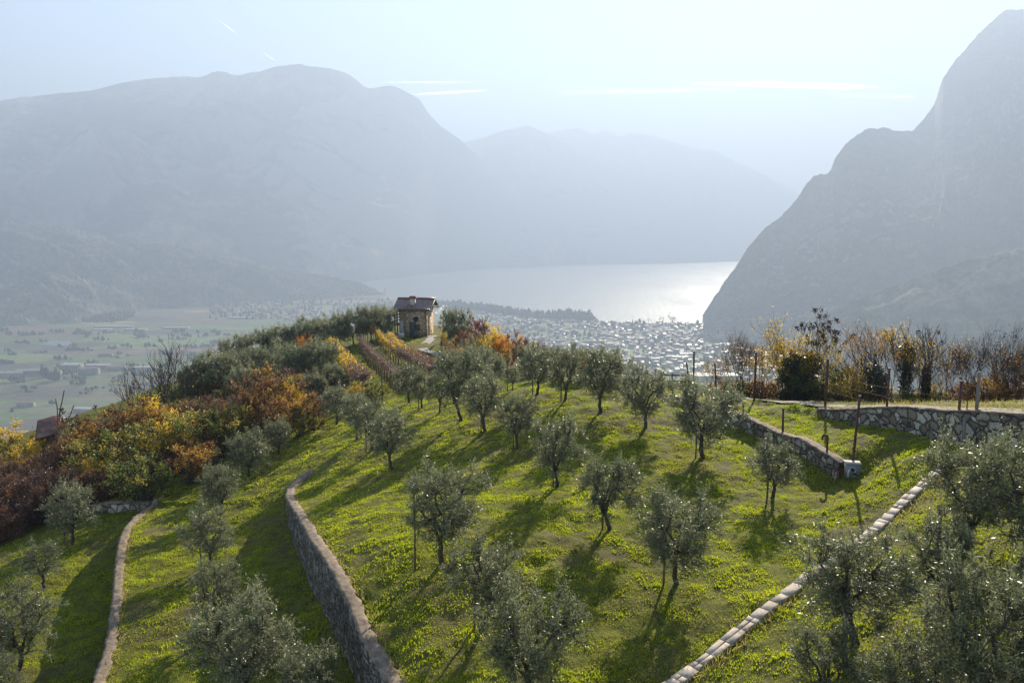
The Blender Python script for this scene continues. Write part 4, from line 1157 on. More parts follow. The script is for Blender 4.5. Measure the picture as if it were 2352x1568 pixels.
# wild strip along the path on the right
WG = "wild trees along the path"
for px, pb, pt, kw, lab in [
    (1700, 925, 752, dict(seed=61, levels=5, H=5, spread=0.5, nstem=6, mat=M_twig, nleaf=153, leafm=M_orange, base=0.5, r0=0.032), "Bare many-stemmed tree with a few orange leaves, left end of the wild row"),
    (1725, 925, 775, dict(seed=62, levels=5, H=5, spread=0.6, nstem=4, mat=M_twig, nleaf=442, leafm=M_orange, base=0.3, r0=0.036), "Bare brown tree behind the tall rusty post"),
    (1775, 930, 770, dict(seed=63, levels=5, H=5, spread=0.9, nstem=4, mat=M_twig, nleaf=1785, leafm=M_yellow, base=0.5, r0=0.043), "Spreading bare tree with yellow leaves left of the ivy mass"),
    (1812, 932, 716, dict(seed=64, levels=5, H=6, spread=0.4, nstem=3, mat=M_twig, nleaf=1071, leafm=M_yellow, base=0.3, r0=0.043), "Tall thin tree rising above the ivy mass"),
    (1890, 935, 712, dict(seed=65, levels=5, H=6, spread=0.55, nstem=1, mat=M_twig, nleaf=0, base=0.1, r0=0.050, cluster=48), "Dark slender tree hung with black seed heads"),
    (1915, 932, 745, dict(seed=66, levels=5, H=5.5, spread=0.35, nstem=1, mat=M_twig, nleaf=153, leafm=M_yellow, base=0.1, r0=0.036, cluster=14), "Smaller tree with black seed heads at the dark one's side"),
    (2022, 938, 738, dict(seed=67, levels=5, H=5.5, spread=0.7, nstem=3, mat=M_twig, nleaf=595, leafm=M_orange, base=0.2, r0=0.065, ivy=0.55, ivyr=0.3, topleaf=0.6), "Fan-shaped bare tree with ivy on its lower trunk"),
    (2055, 938, 762, dict(seed=68, levels=5, H=5.2, spread=0.5, nstem=3, mat=M_twig, nleaf=1360, leafm=M_orange, base=0.3, r0=0.043, topleaf=0.62), "Tree with a cap of orange leaves between two ivy trunks"),
    (2083, 938, 742, dict(seed=69, levels=5, H=5.5, spread=0.25, nstem=1, mat=M_twig, nleaf=306, leafm=M_yellow, base=0.1, r0=0.065, ivy=0.92, ivyr=0.34, topleaf=0.7), "Tree wrapped to the top in ivy, like a green column"),
    (2127, 940, 745, dict(seed=70, levels=5, H=5.4, spread=0.75, nstem=1, mat=M_twig, nleaf=76, leafm=M_yellow, base=0.1, r0=0.072, ivy=0.6, ivyr=0.16), "Bare forked tree with thin ivy on a straight trunk"),
    (2190, 945, 752, dict(seed=71, levels=5, H=5.2, spread=0.6, nstem=1, mat=M_twig, nleaf=0, base=0.1, r0=0.043, cluster=9), "Crooked bare tree with a few dark seed heads"),
    (2245, 948, 760, dict(seed=72, levels=5, H=4.8, spread=0.45, nstem=6, mat=M_twig, nleaf=200, leafm=M_dry, base=0.6, r0=0.029), "Bare budded shrub behind the tall concrete post"),
    (2295, 950, 745, dict(seed=73, levels=5, H=5.0, spread=0.45, nstem=7, mat=M_twig, nleaf=340, leafm=M_dry, base=0.6, r0=0.029), "Tall bare budded shrub near the right border"),
    (2345, 952, 778, dict(seed=74, levels=5, H=4.6, spread=0.5, nstem=6, mat=M_twig, nleaf=340, leafm=M_orange, base=0.6, r0=0.029), "Bare shrub cut by the right border"),
    (1960, 935, 812, dict(seed=75, levels=5, H=4.0, spread=0.9, nstem=5, mat=M_twig, nleaf=663, leafm=M_yellow, base=0.5, r0=0.025), "Low bare tree right of the seed-head tree"),
    (2155, 942, 820, dict(seed=76, levels=5, H=4.0, spread=0.9, nstem=6, mat=M_twig, nleaf=272, leafm=M_orange, base=0.6, r0=0.025), "Low bare tree right of the forked one"),
    (1685, 922, 800, dict(seed=400, levels=5, H=5.2, spread=0.5, nstem=4, mat=M_twig, nleaf=300, leafm=M_orange, base=0.4, r0=0.035), "Thin many-stemmed bare tree left of the tall rusty post"),
    (1750, 928, 790, dict(seed=401, levels=5, H=5.2, spread=0.5, nstem=3, mat=M_twig, nleaf=630, leafm=M_yellow, base=0.4, r0=0.035), "Bare yellow-tipped tree just right of the tall rusty post"),
    (1795, 930, 745, dict(seed=402, levels=5, H=5.2, spread=0.5, nstem=2, mat=M_twig, nleaf=630, leafm=M_yellow, base=0.4, r0=0.035), "Upright bare tree close to the left of the ivy mass"),
    (1850, 932, 760, dict(seed=403, levels=5, H=5.2, spread=0.5, nstem=2, mat=M_twig, nleaf=630, leafm=M_yellow, base=0.4, r0=0.035), "Pale bare tree rising out of the right side of the ivy mass"),
    (1935, 934, 775, dict(seed=404, levels=5, H=5.2, spread=0.5, nstem=3, mat=M_twig, nleaf=630, leafm=M_yellow, base=0.4, r0=0.035), "Thin bare sapling cluster right of the seed-head trees"),
    (1985, 936, 770, dict(seed=405, levels=5, H=5.2, spread=0.5, nstem=4, mat=M_twig, nleaf=300, leafm=M_orange, base=0.4, r0=0.035), "Fan of bare twigs left of the first ivy trunk"),
    (2065, 938, 752, dict(seed=406, levels=5, H=5.2, spread=0.5, nstem=3, mat=M_twig, nleaf=300, leafm=M_orange, base=0.4, r0=0.035), "Orange-topped tree close behind the ivy column"),
    (2105, 940, 768, dict(seed=407, levels=5, H=5.2, spread=0.5, nstem=4, mat=M_twig, nleaf=630, leafm=M_yellow, base=0.4, r0=0.035), "Bare twig cluster right of the ivy column"),
    (2175, 943, 770, dict(seed=408, levels=5, H=5.2, spread=0.5, nstem=4, mat=M_twig, nleaf=300, leafm=M_orange, base=0.4, r0=0.035), "Slender bare stems left of the crooked tree"),
    (2220, 946, 775, dict(seed=409, levels=5, H=5.2, spread=0.5, nstem=4, mat=M_twig, nleaf=300, leafm=M_orange, base=0.4, r0=0.035), "Slender bare stems right of the crooked tree"),
    (2270, 950, 752, dict(seed=410, levels=5, H=5.2, spread=0.5, nstem=5, mat=M_twig, nleaf=300, leafm=M_orange, base=0.4, r0=0.035), "Dense bare stems between the two budded shrubs"),
    (2320, 952, 758, dict(seed=411, levels=5, H=5.2, spread=0.5, nstem=5, mat=M_twig, nleaf=300, leafm=M_orange, base=0.4, r0=0.035), "Dense bare stems beside the right border"),
    (1655, 915, 815, dict(seed=77, levels=5, H=3.4, spread=0.8, nstem=6, mat=M_twig, nleaf=442, leafm=M_orange, base=0.6, r0=0.022), "Small twiggy bush at the leftmost end of the wild row"),
]:
    p = beyond(px, pb)
    plant("wild_tree", bare_meshes(**kw), p, PR.uniform(0, 6), height_to(p, pt - 9) / kw["H"], lab, "tree", WG)
ivm = bush_meshes(380, 3.4, 0.95, 60, 10, 22, M_ivy, 0.11, 0.09, 0.4, mat2=M_olivegreen, fmat2=0.06)
p = beyond(1830, 936)
plant("ivy_clump", dict(zip(("stems", "foliage"), ivm)), p, 0.5, (1.2, 1.2, height_to(p, 785) / 3.4), "Tall dark mass of ivy smothering a trunk by the path", "ivy")
for i, (px, pb, pt, kit, H, wd, lab) in enumerate([
    (1760, 930, 862, BO, 2.8, 1.1, "Low orange bush behind the tall rusty post"), (1862, 935, 818, BG, 2.4, 0.75, "Yellow-edged green bush leaning on the ivy mass"), (1930, 936, 838, BG, 2.4, 1.0, "Yellow-green bush right of the ivy mass"),
    (1968, 938, 850, BY, 2.6, 1.0, "Yellow bush at the start of the rubble wall"), (1905, 936, 862, BK, 2.6, 0.9, "Dark green bush under the seed-head tree"), (2100, 942, 890, BK, 2.6, 1.2, "Low green bush between the ivy trunks"),
    (2265, 952, 850, BO, 2.8, 1.1, "Orange and brown bush behind the concrete post"), (2320, 955, 862, BO, 2.8, 1.1, "Orange-green bush by the right border above the wall"), (2350, 958, 830, BR, 3.0, 0.9, "Rusty bush cut by the right border above the wall"),
    (2220, 948, 890, BR, 3.0, 0.9, "Low reddish bush left of the concrete post"), (2160, 945, 900, BG, 2.4, 1.0, "Low scrub under the crooked tree"), (2040, 940, 902, BR, 3.0, 0.9, "Brown scrub at the ivy trunks' foot"), (1720, 924, 880, BO, 2.8, 0.8, "Small orange bush at the left end of the wild row")]):
    bush(px, pb, pt, kit, H, lab, "bushes along the path", wd, i)
for i in range(20):
    px = 1668 + 36 * i + r9.uniform(-10, 10)
    kit, H = ((BO, 2.8), (BG, 2.4), (BR, 3.0), (BY, 2.6), (BK, 2.6))[i % 5]
    pb = np.interp(px, [1660, 1740, 1900, 2100, 2352], [920, 926, 932, 938, 950])
    bush(px, pb, pb - r9.uniform(34, 62), kit, H, "Low mixed scrub bush at the trunks' feet along the path", "bushes along the path", r9.uniform(0.8, 1.1), i)
# dry grass and weeds along the path and the foot of the walls
rnd = np.random.RandomState(91)
B, D = [], []
def weeds(q, n, spread, hgt):
    i = rnd.randint(0, len(q), n)
    b_ = q[i] + rnd.randn(n, 2) * spread
    B.append(np.concatenate([b_, ground(b_)[:, None]], 1)); D.append(np.stack([rnd.randn(n) * 0.35, rnd.randn(n) * 0.35, hgt * (0.5 + rnd.rand(n))], 1))
e_, _ = resample(WP["E"], 0.1)
dd_ = np.gradient(e_, axis=0); dd_ /= np.linalg.norm(dd_, axis=1)[:, None]; nn_ = np.stack([-dd_[:, 1], dd_[:, 0]], 1)
weeds(e_ + nn_ * 1.5, 900, 0.3, 0.8); weeds(e_ + nn_ * 0.45, 700, 0.12, 0.7)
for k_, hs in (("A", 0.38), ("B", 0.34), ("D", 0.36), ("C", 0.36)):
    w_, _ = resample(WP[k_], 0.1)
    d_ = np.gradient(w_, axis=0); d_ /= np.linalg.norm(d_, axis=1)[:, None]; n_ = np.stack([-d_[:, 1], d_[:, 0]], 1)
    weeds(w_ + n_ * (hs - 0.08), 900, 0.09, 0.5); weeds(w_ - n_ * hs, 500, 0.08, 0.6)
B = np.concatenate(B); D = np.concatenate(D)
n_ = len(B)
L_ = 0.13 + 0.22 * rnd.rand(n_, 1) * np.linalg.norm(D, axis=1)[:, None]
dv = unit(D); sd = unit(np.cross(dv, rnd.randn(n_, 3)))
V = np.stack([B - sd * 0.014, B + sd * 0.014, B + dv * L_], 1).reshape(-1, 3)
c = np.repeat(np.clip(0.18 + 0.2 * rnd.randn(n_), 0, 1), 3)
tag(link("weeds", mesh_np("weeds", V, np.arange(len(V)).reshape(-1, 3), M_grass, False, np.stack([c, c, c], 1))), "dry straw-coloured weeds along the walls and the path", "weeds", kind="stuff")
# ------------------------------------------------------------------ cottage
M_plaster = stone_mat("cottage_rubble", (0.36, 0.25, 0.14), (0.50, 0.365, 0.22), (0.62, 0.48, 0.31), 2.6, (0.26, 0.19, 0.115), 0.3)
M_wood = plain("dark_wood", (0.075, 0.045, 0.03), 0.8, var=0.35, scale=7)
M_door = plain("door_grey", (0.06, 0.065, 0.06), 0.7, var=0.25, scale=5)
M_white = plain("white_paint", (0.490, 0.490, 0.476), 0.6, var=0.06, scale=4)
M_brick = plain("chimney_brick", (0.218, 0.075, 0.054), 0.85, var=0.25, scale=9)
M_lime = plain("lime_render", (0.374, 0.347, 0.306), 0.85, var=0.15, scale=5)
M_gutter = plain("copper_gutter", (0.10, 0.055, 0.045), 0.45, 0.5, 0.2)
M_dark = plain("dark_opening", (0.012, 0.012, 0.012), 0.9, var=0.2)
M_greenbin = plain("green_plastic", (0.02, 0.06, 0.04), 0.5, var=0.15)
m, nt, b = newmat("roof_tile")
n = noise(nt, 3.0, objco(nt), 3)
r = ramp(nt, n.outputs[0], [(0.3, (0.06, 0.028, 0.024)), (0.55, (0.12, 0.055, 0.042)), (0.75, (0.20, 0.10, 0.07))])
nt.links.new(r.outputs[0], b.inputs["Base Color"]); b.inputs["Roughness"].default_value = 0.33; b.inputs["Specular IOR Level"].default_value = 0.6
M_tile = m

def cottage():
    c0 = hit(950, 772, 80, 140)
    zc = c0 @ FWD
    k = zc / F                               # metres per pixel row at that distance
    root = empty("stone_cottage", (c0[0], c0[1], c0[2]), R(-7))
    W = 62 * k; D = 4.2; H = 66 * k; ov = 0.45
    b = MB()
    t = 0.4
    b.box((0, 0.0 + t / 2, H / 2 - 0.6), (W, t, H + 1.2))
    b.box((0, D - t / 2, H / 2 - 0.6), (W, t, H + 1.2))
    for s in (-1, 1):
        x = s * (W / 2 - t / 2)
        b.box((x, D / 2, H / 2 - 0.6), (t, D - 2 * t - 0.004, H + 1.2))
        # gable
        v = [(x - t / 2, 0.02, H), (x + t / 2, 0.02, H), (x + t / 2, D - 0.02, H), (x - t / 2, D - 0.02, H), (x - t / 2, D / 2, H + 0.72), (x + t / 2, D / 2, H + 0.72)]
        b.add(v, [(0, 1, 5, 4), (2, 3, 4, 5), (1, 2, 5, 5), (3, 0, 4, 4)])
    b.build("wall", M_plaster, root)
    # roof: two tiled slopes made of half-round tile courses
    rise = 0.95; L = 88 * k; hy = D / 2 + ov + 0.15
    x0 = -W / 2 - 14 * k
    b = MB()
    nu, nv = 150, 15
    for s in (-1, 1):
        U = np.linspace(0, L, nu); T = np.linspace(0, 1, nv * 2)
        V = []
        for u in U:
            wv = 0.05 * math.cos(u / 0.22 * 2 * math.pi)
            for j, tt in enumerate(T):
                st = 0.035 * (1 - (tt * nv) % 1.0)
                y = D / 2 + s * hy * tt
                z = H + rise + 0.08 - (rise + 0.25) * tt + st + wv
                V.append((x0 + u, y, z))
        f = grid_faces(nu, len(T))
        b.add(V, f if s < 0 else f[:, ::-1])
    b.tube([(x0, D / 2, H + rise + 0.12), (x0 + L, D / 2, H + rise + 0.12)], 0.11, 8)
    roof = b.build("roof", M_tile, root, False)
    b = MB()
    for s in (-1, 1):
        for xx in (x0 + 0.02, x0 + L - 0.02):
            p0 = np.array((xx, D / 2, H + rise - 0.02)); p1 = np.array((xx, D / 2 + s * hy, H - 0.24))
            b.tube([p0, p1], 0.085, 4)
        b.tube([(x0, D / 2 + s * (hy - 0.05), H - 0.3), (x0 + L, D / 2 + s * (hy - 0.05), H - 0.3)], 0.06, 4)
    b.build("barge_board", M_lime, root)
    b = MB()
    for s in np.linspace(x0 + 0.2, x0 + L - 0.2, 9):
        for q in (-1, 1):
            b.tube([(s, D / 2, H + rise - 0.14), (s, D / 2 + q * (hy - 0.12), H - 0.36)], 0.05, 4)
    b.build("rafters", M_wood, root)
    b = MB(); b.tube([(x0 - 0.05, -ov - 0.28, H - 0.28), (x0 + L + 0.05, -ov - 0.28, H - 0.31)], 0.09, 8)
    b.build("gutter", M_gutter, root)
    b = MB(); xx = W / 2 + 0.04; b.tube([(xx - 0.1, -ov - 0.28, H - 0.33), (xx - 0.06, -0.09, H - 0.75), (xx - 0.06, -0.09, -0.2)], 0.055, 6)
    b.build("downpipe", M_gutter, root)
    cx = x0 + 42 * k
    b = MB(); b.box((cx, 0.62, H + 0.62), (0.62, 0.6, 1.1))
    ch = b.build("chimney", M_lime, roof)
    b = MB(); b.box((cx, 0.62, H + 1.27), (0.86, 0.82, 0.24)); b.box((cx, 0.62, H + 1.44), (0.72, 0.7, 0.10)); b.build("chimney_cap", M_brick, ch)
    # front: door, small window, round niche, plank shutter
    b = MB(); b.box((-0.1, -0.03, 0.95), (0.85, 0.10, 1.9)); dr = b.build("door", M_door, root)
    b = MB(); b.box((0.22, -0.10, 1.0), (0.05, 0.06, 0.18)); b.build("handle", M_gutter, dr)
    b = MB(); b.tube([(0.34, 0.06, H * 0.60), (0.34, -0.04, H * 0.60)], 0.30, 8); wn_ = b.build("window", M_dark, root)
    b = MB()
    an = np.linspace(0, 2 * math.pi, 17)
    b.tube(np.stack([0.34 + 0.34 * np.cos(an), np.full(17, -0.05), H * 0.60 + 0.34 * np.sin(an)], 1), 0.05, 4, False); b.build("window_frame", M_wood, wn_)
    b = MB(); b.box((0.5, -0.035, H * 0.30), (0.75, 0.09, 0.85)); b.build("shutter", M_wood, root)
    b = MB(); b.box((-W / 2 + 0.2, -0.06, 1.0), (0.5, 0.07, 2.0)); b.build("plank_panel", M_lime, root)
    # open timber balcony on the valley side
    b = MB()
    for yy in (0.1, 1.3, 2.6, 3.9):
        b.box((-W / 2 - 0.75, yy, H * 0.5 - 0.6), (0.13, 0.13, H + 1.2 - 0.3))
    for zz in np.linspace(H * 0.42, H * 0.9, 6):
        b.box((-W / 2 - 0.752, 2.0, zz), (0.05, 3.9, 0.16))
    for zz in (H * 0.38,):
        b.box((-W / 2 - 0.38, 2.0, zz), (0.72, 3.86, 0.10))
    b.build("balcony", M_wood, root)
    tag(root, "small stone cottage with a brown tiled roof on the hilltop", "house")
    def onw(x, y):
        cz, sz = math.cos(R(-7)), math.sin(R(-7))
        X = c0[0] + x * cz - y * sz; Y = c0[1] + x * sz + y * cz
        return np.array((X, Y, gz(X, Y)))
    # things standing in front of the cottage
    p = onw(0.6, -1.6); b = MB(); b.box((0, 0, 0.5), (0.62, 0.62, 1.0)); b.box((0, 0, 1.04), (0.68, 0.70, 0.07)); b.tube([(-0.3, 0.36, 0.95), (0.3, 0.36, 0.95)], 0.03, 6)
    tag(b.build("waste_bin", M_greenbin, None, False, p), "dark green lidded bin before the cottage wall", "bin")
    p = onw(-1.3, -1.5); b = MB()
    an = np.linspace(0, math.pi, 9)
    b.tube([(0, 0, 0), (0, 0, 0.55), (0, 0, 0.62)], (0.42, 0.45, 0.30), 8)
    b.tube(np.stack([0.38 * np.cos(an), 0 * an, 0.6 + 0.42 * np.sin(an)], 1), 0.03, 6)
    tag(b.build("water_tub", M_white, None, False, p), "white tub with a hoop handle before the cottage wall", "tub")
    for j, (x, lab) in enumerate(((1.3, "first"), (1.9, "last"))):
        pass
    b = MB()
    for j in range(4):
        p = onw(0.9 + j * 0.55, -1.25 + j * 0.2); b.tube([p - np.array((0, 0, 0.2)), p + np.array((0, 0, 1.0))], 0.025, 4)
    p0 = onw(0.9, -1.25); p1 = onw(0.9 + 1.65, -0.65)
    for hh in (0.5, 0.95):
        b.tube([p0 + np.array((0, 0, hh)), p1 + np.array((0, 0, hh))], 0.02, 4)
    tag(b.build("railing", M_gutter, None), "thin metal railing along the cottage's front path", "railing")
    return root
cottage()

# hut roof hidden in the thicket
p = hit(122, 1075)
h = height_to(p, 952)
b = MB(); w = 0.85
root = empty("old_hut", tuple(p), R(12))
b.box((0, 0, h * 0.32), (w * 1.5, w * 1.2, h * 0.64 + 0.6)); b.build("wall", M_wood, root)
b = MB(); b.add([(-w, -w * 0.85, h * 0.62), (w, -w * 0.85, h * 0.72), (w, w * 0.1, h), (-w, w * 0.1, h * 0.9), (-w, -w * 0.85, h * 0.56), (w, -w * 0.85, h * 0.66), (w, w * 0.1, h * 0.94), (-w, w * 0.1, h * 0.84), (-w, w, h * 0.6), (w, w, h * 0.7)],
                [(0, 1, 2, 3), (7, 6, 5, 4), (0, 4, 5, 1), (1, 5, 6, 2), (3, 7, 4, 0), (3, 2, 9, 8)])
b.build("roof", M_tile, root)
tag(root, "old dark hut with a sloping roof, half buried in the autumn thicket", "hut")

# gravel paths
M_path = plain("path_gravel", (0.286, 0.258, 0.218), 0.95, var=0.3, scale=3, bmp=0.4)
def strip(name, pts, w, lift, mat, label=None):
    q = np.array([hit(a, b_)[:2] for a, b_ in pts])
    q, k = resample(q, 0.3)
    q = np.stack([smooth1(q[:, 0], 7), smooth1(q[:, 1], 7)], 1)
    d = np.gradient(q, axis=0); d /= np.linalg.norm(d, axis=1)[:, None]
    nr = np.stack([-d[:, 1], d[:, 0]], 1)
    ww = w * (0.85 + 0.3 * perlin(np.arange(len(q)) * 0.35, np.zeros(len(q))))
    rows = []
    for f in np.linspace(-0.5, 0.5, 5):
        r_ = q + nr * (ww * f)[:, None]
        rows.append(np.concatenate([r_, ground(r_)[:, None] + lift + 0.05], 1))
    V = np.stack(rows, 1)
    o = link(name, mesh_np(name, V.reshape(-1, 3), grid_faces(len(q), 5)[:, ::-1], mat, True))
    tag(o, label, kind="structure")
strip("path", [(995, 772), (985, 785), (968, 800), (975, 806), (1005, 815), (1020, 826), (1030, 838)], 1.3, 0.10, M_path)
M_edge = plain("path_dust", (0.224, 0.197, 0.150), 0.95, var=0.35, scale=2.5, bmp=0.4)
strip("path", [(1700, 916), (1790, 925), (1860, 930), (1950, 935.5), (2060, 938), (2160, 941.5), (2260, 946), (2360, 951), (2480, 960)], 0.7, 0.04, M_edge)

# ------------------------------------------------------------------ vine rows on posts
M_conc = plain("concrete_post", (0.163, 0.146, 0.122), 0.9, var=0.25, scale=8)
M_rustp = plain("rusty_post", (0.085, 0.032, 0.028), 0.7, 0.1, var=0.4, scale=6)
M_rough = plain("rough_post", (0.116, 0.088, 0.068), 0.9, var=0.35, scale=12, bmp=0.5)
M_wire = plain("fence_wire", (0.035, 0.03, 0.028), 0.8)
VG = "posts of the vine rows"
post_v = MB(); post_v.tube([(0, 0, -0.4), (0, 0, 2.2)], 0.05, 4)
post_mesh = post_v.mesh("vine_post", M_conc)
def vine_row(a, b_, h, mat, label, seed, dens, matb=None, split=0.5, npost=13, w=0.8):
    p0, p1 = hit(*a, 50, 140), hit(*b_, 50, 140)
    rnd = np.random.RandomState(seed)
    L = np.linalg.norm(p1 - p0)
    d = (p1 - p0)[:2] / L; nr = np.array((-d[1], d[0]))
    root = empty("vine_row", tuple(p0))
    n = int(L * dens)
    t = rnd.rand(n)
    off = rnd.randn(n) * w * 0.33
    q = p0[None, :2] + (t * L)[:, None] * d + off[:, None] * nr
    z = ground(q) + h - np.abs(rnd.randn(n)) * 0.28 + 0.12 * rnd.randn(n) + 0.15 * fbm(t * L / 1.5, 0 * t, 2)
    B = np.concatenate([q, z[:, None]], 1) - p0
    dr = rnd.randn(n, 3) * 0.8 + np.array((0, 0, -0.4))
    g = (t > split + 0.12 * rnd.randn(n)).astype(int)
    v, f, c = leaves(B, dr, 0.20 if matb is None else 0.17, 0.09 if mat in (M_yellow, M_orange) else 0.05, rnd, 0.5 + 0.22 * rnd.randn(n))
    link("foliage", mesh_np("foliage", v, f, [mat, matb or mat], False, c, g), root)
    mb = MB()
    for i in range(int(L / 1.1)):
        s = (i + 0.5) * 1.1 / L
        q = p0[:2] + d * L * s
        z0 = gz(*q)
        e = np.array((q[0], q[1], z0 - 0.1)) - p0
        mb.tube(curve(e, e + np.array((0.1 * rnd.randn(), 0.1 * rnd.randn(), h)), 0, 4, rnd, 0.03), (0.035, 0.03, 0.025, 0.02), 4, False)
        for j in range(4):
            ee = e + np.array((0, 0, h)); tip = ee + np.array((*(d * rnd.randn() * 0.7 + nr * rnd.randn() * 0.5), -0.2 + 0.4 * rnd.rand()))
            mb.tube([ee, tip], (0.014, 0.005), 3, False)
    for s in (-0.28, 0.0, 0.28):
        q0 = np.array((*(p0[:2] + nr * s), 0)); q1 = np.array((*(p1[:2] + nr * s), 0))
        q0[2] = gz(*q0[:2]) + h - 0.05; q1[2] = gz(*q1[:2]) + h - 0.05
        mb.tube([q0 - p0, q1 - p0], 0.018, 3, False)
    mb.build("vine_stems", M_redtwig, root)
    tag(root, label, "vine row", "vine rows below the cottage")
    for i in range(npost):
        q = p0[:2] + d * L * (i + 0.3) / npost + nr * (0.45 * w)
        o = link("vine_post", post_mesh, None, (q[0], q[1], gz(*q)), 0.1 * i)
        o.scale = (1, 1, (h + 0.35) / 2.2)
        tag(o, "grey concrete post holding up a vine row below the cottage", "post", VG)
vine_row((758, 812), (838, 914), 1.9, M_yellow, "Leftmost vine row, yellow above and brown below", 1, 560, M_purple, 0.72, 11, 0.95)
vine_row((827, 808), (917, 908), 1.9, M_purple, "Bare reddish-brown vine row in the middle", 2, 200, M_purple, 0.5, 14, 0.42)
vine_row((866, 790), (998, 893), 1.8, M_yellow, "Long brown vine row on a sloping rail, right of the middle one", 3, 210, M_purple, 0.3, 18, 0.34)
vine_row((893, 792), (990, 864), 1.5, M_yellow, "Short vine row with scattered yellow leaves nearest the cottage", 4, 160, M_rust, 0.5, 9, 0.7)
vine_row((820, 786), (866, 790), 2.0, M_yellow, "Yellow vine arbour bridging the upper ends of two rows", 5, 260, M_orange, 0.5, 5, 0.6)
vine_row((1025, 815), (1068, 838), 1.3, M_rust, "Rusty vine patch right of the path", 6, 260, M_orange, 0.5, 6, 1.6)

# ------------------------------------------------------------------ posts, rails, valve box
def post(name, top, foot, label, mat, r=0.045, group=None, n=6, cat="post", sq=False):
    p = hit(*foot)
    zc = p @ FWD
    t = P(top[0], top[1], zc)
    # keep the lean across the view, stand the top in the plane of the foot
    h = height_to(p, top[1])
    b = MB()
    lean = max(-0.25, min(0.25, t[0] - p[0] - (proj(p + np.array((0, 0, h)))[0] - proj(p)[0]) * 0))
    q = proj(p + np.array((0, 0, h)))
    dx = (top[0] - q[0]) * q[2] / F
    b.tube([(0, 0, -0.4), (dx * 0.5, 0.0, h * 0.5), (dx, 0, h)], r, 4 if sq else n)
    if not sq: b.tube([(dx, 0, h - 0.02), (dx, 0, h + 0.03)], r * 1.25, n)
    return tag(b.build(name, mat, None, False, p), label, cat, group)
FG = "posts along the right terraces"
for tp, ft, lab, mat, r in [
    ((1594, 808), (1593, 897), "Tall dark red post just left of centre right, behind the wide dark olive", M_rustp, 0.055),
    ((1577, 832), (1584, 895), "Leaning short post beside the tall dark red one", M_rustp, 0.05),
    ((1642, 835), (1646, 905), "Dark post before the small twiggy bush", M_rustp, 0.05),
    ((1737, 810), (1732, 921), "Tall rusty post at the left end of the wild trees", M_rustp, 0.06),
    ((1708, 923), (1706, 957), "Short rusty post on the low stone wall, near its upper part", M_rustp, 0.045),
    ((1799, 938), (1798, 996), "White-tipped rusty post midway on the low stone wall", M_rustp, 0.05),
    ((1902, 825), (1895, 936), "Tall rusty post at the corner of the rubble wall", M_rustp, 0.06),
    ((2043, 847), (2036, 944), "Rusty post on the rubble wall between ivy trunks", M_rustp, 0.05),
    ((2208, 876), (2202, 955), "Rusty post on the rubble wall left of the concrete posts", M_rustp, 0.05),
    ((2222, 892), (2221, 957), "Thin dark rod beside the rusty post on the rubble wall", M_rustp, 0.02),
    ((1975, 910), (1957, 1072), "Long leaning rusty post standing by the grey valve box", M_rustp, 0.05),
    ((142, 1080), (142, 1158), "Thin dark post in front of the dark brambles, far left", M_rustp, 0.045),
    ((280, 1095), (281, 1152), "Dark post on the short low wall under the brambles", M_rustp, 0.05),
    ((371, 1090), (371, 1132), "Dark post at the end of the brambles by the curved coping", M_rustp, 0.045),
    ((334, 1128), (334, 1146), "Small pale stake on the grass strip under the brambles", M_conc, 0.025),
    ((1187, 815), (1190, 880), "Dark post at the back edge near the tiny young olive", M_rustp, 0.045),
    ((466, 1075), (470, 1130), "Thin post on the crest of the middle lawn", M_rustp, 0.03),
    ((877, 858), (878, 925), "Tall brown stake at the bottom of the vine rows", M_rough, 0.05),
    ((832, 878), (833, 935), "Dark pole in the yellow bush under the vine rows", M_rustp, 0.05),
    ((1545, 893), (1546, 918), "Short stout post at the end of the guardrail", M_rough, 0.06)]:
    post("metal_post" if mat is M_rustp else "wooden_post", tp, ft, lab, mat, r, FG)
post("concrete_post", (2250, 854), (2237, 1013), "Tall concrete post leaning beside the rubble wall", M_conc, 0.075, FG, sq=True)
post("concrete_post", (2216, 960), (2212, 1028), "Short concrete post at the end of the rubble wall's stones", M_conc, 0.075, FG, sq=True)
post("wooden_post", (2159, 1160), (2155, 1302), "Rough square post on the near terrace below the rubble wall", M_rough, 0.07, FG, sq=True)
post("wooden_post", (1948, 1312), (1940, 1485), "Thick rough post in front of the dark olive by the pale slab wall", M_rough, 0.065, FG)
post("wooden_post", (2222, 1478), (2218, 1600), "Rough post cut by the bottom edge, right corner", M_rough, 0.065, FG)

# fence wires over the rubble wall
def foot(px, py):
    return hit(px, py)
fp = [foot(*a) for a in ((1895, 936), (2036, 944), (2202, 955))]
b = MB()
for h in (0.5, 0.9, 1.3, 1.7):
    for a, c in zip(fp[:-1], fp[1:]):
        b.tube([a + np.array((0, 0, h)), (a + c) / 2 + np.array((0, 0, h - 0.04)), c + np.array((0, 0, h))], 0.006, 3, False)
tag(b.build("fence_wire", M_wire), "four thin wires strung between the rusty posts over the rubble wall", "fence wire")
# guardrail at the back edge of the lawn
g0, g1 = [foot(a, 884) for a in (1310, 1575)]
root = empty("guardrail", tuple(g0))
b = MB()
for i in range(9):
    q = g0 * (1 - i / 8) + g1 * i / 8; q = np.array((q[0], q[1], gz(q[0], q[1]))) - g0
    b = MB(); b.box((q[0], q[1], q[2] + 0.2), (0.10, 0.12, 1.2)); b.build("rail_post", M_conc, root)
for h in (0.28, 0.68):
    b = MB()
    pts = []
    for i in range(9):
        q = g0 * (1 - i / 8) + g1 * i / 8; pts.append(np.array((q[0], q[1] - 0.10, gz(q[0], q[1]) + h)) - g0)
    b.tube(pts, 0.075, 6); b.build("rail", M_conc, root)
tag(root, "low two-rail grey guardrail along the back edge of the lawn", "guardrail")

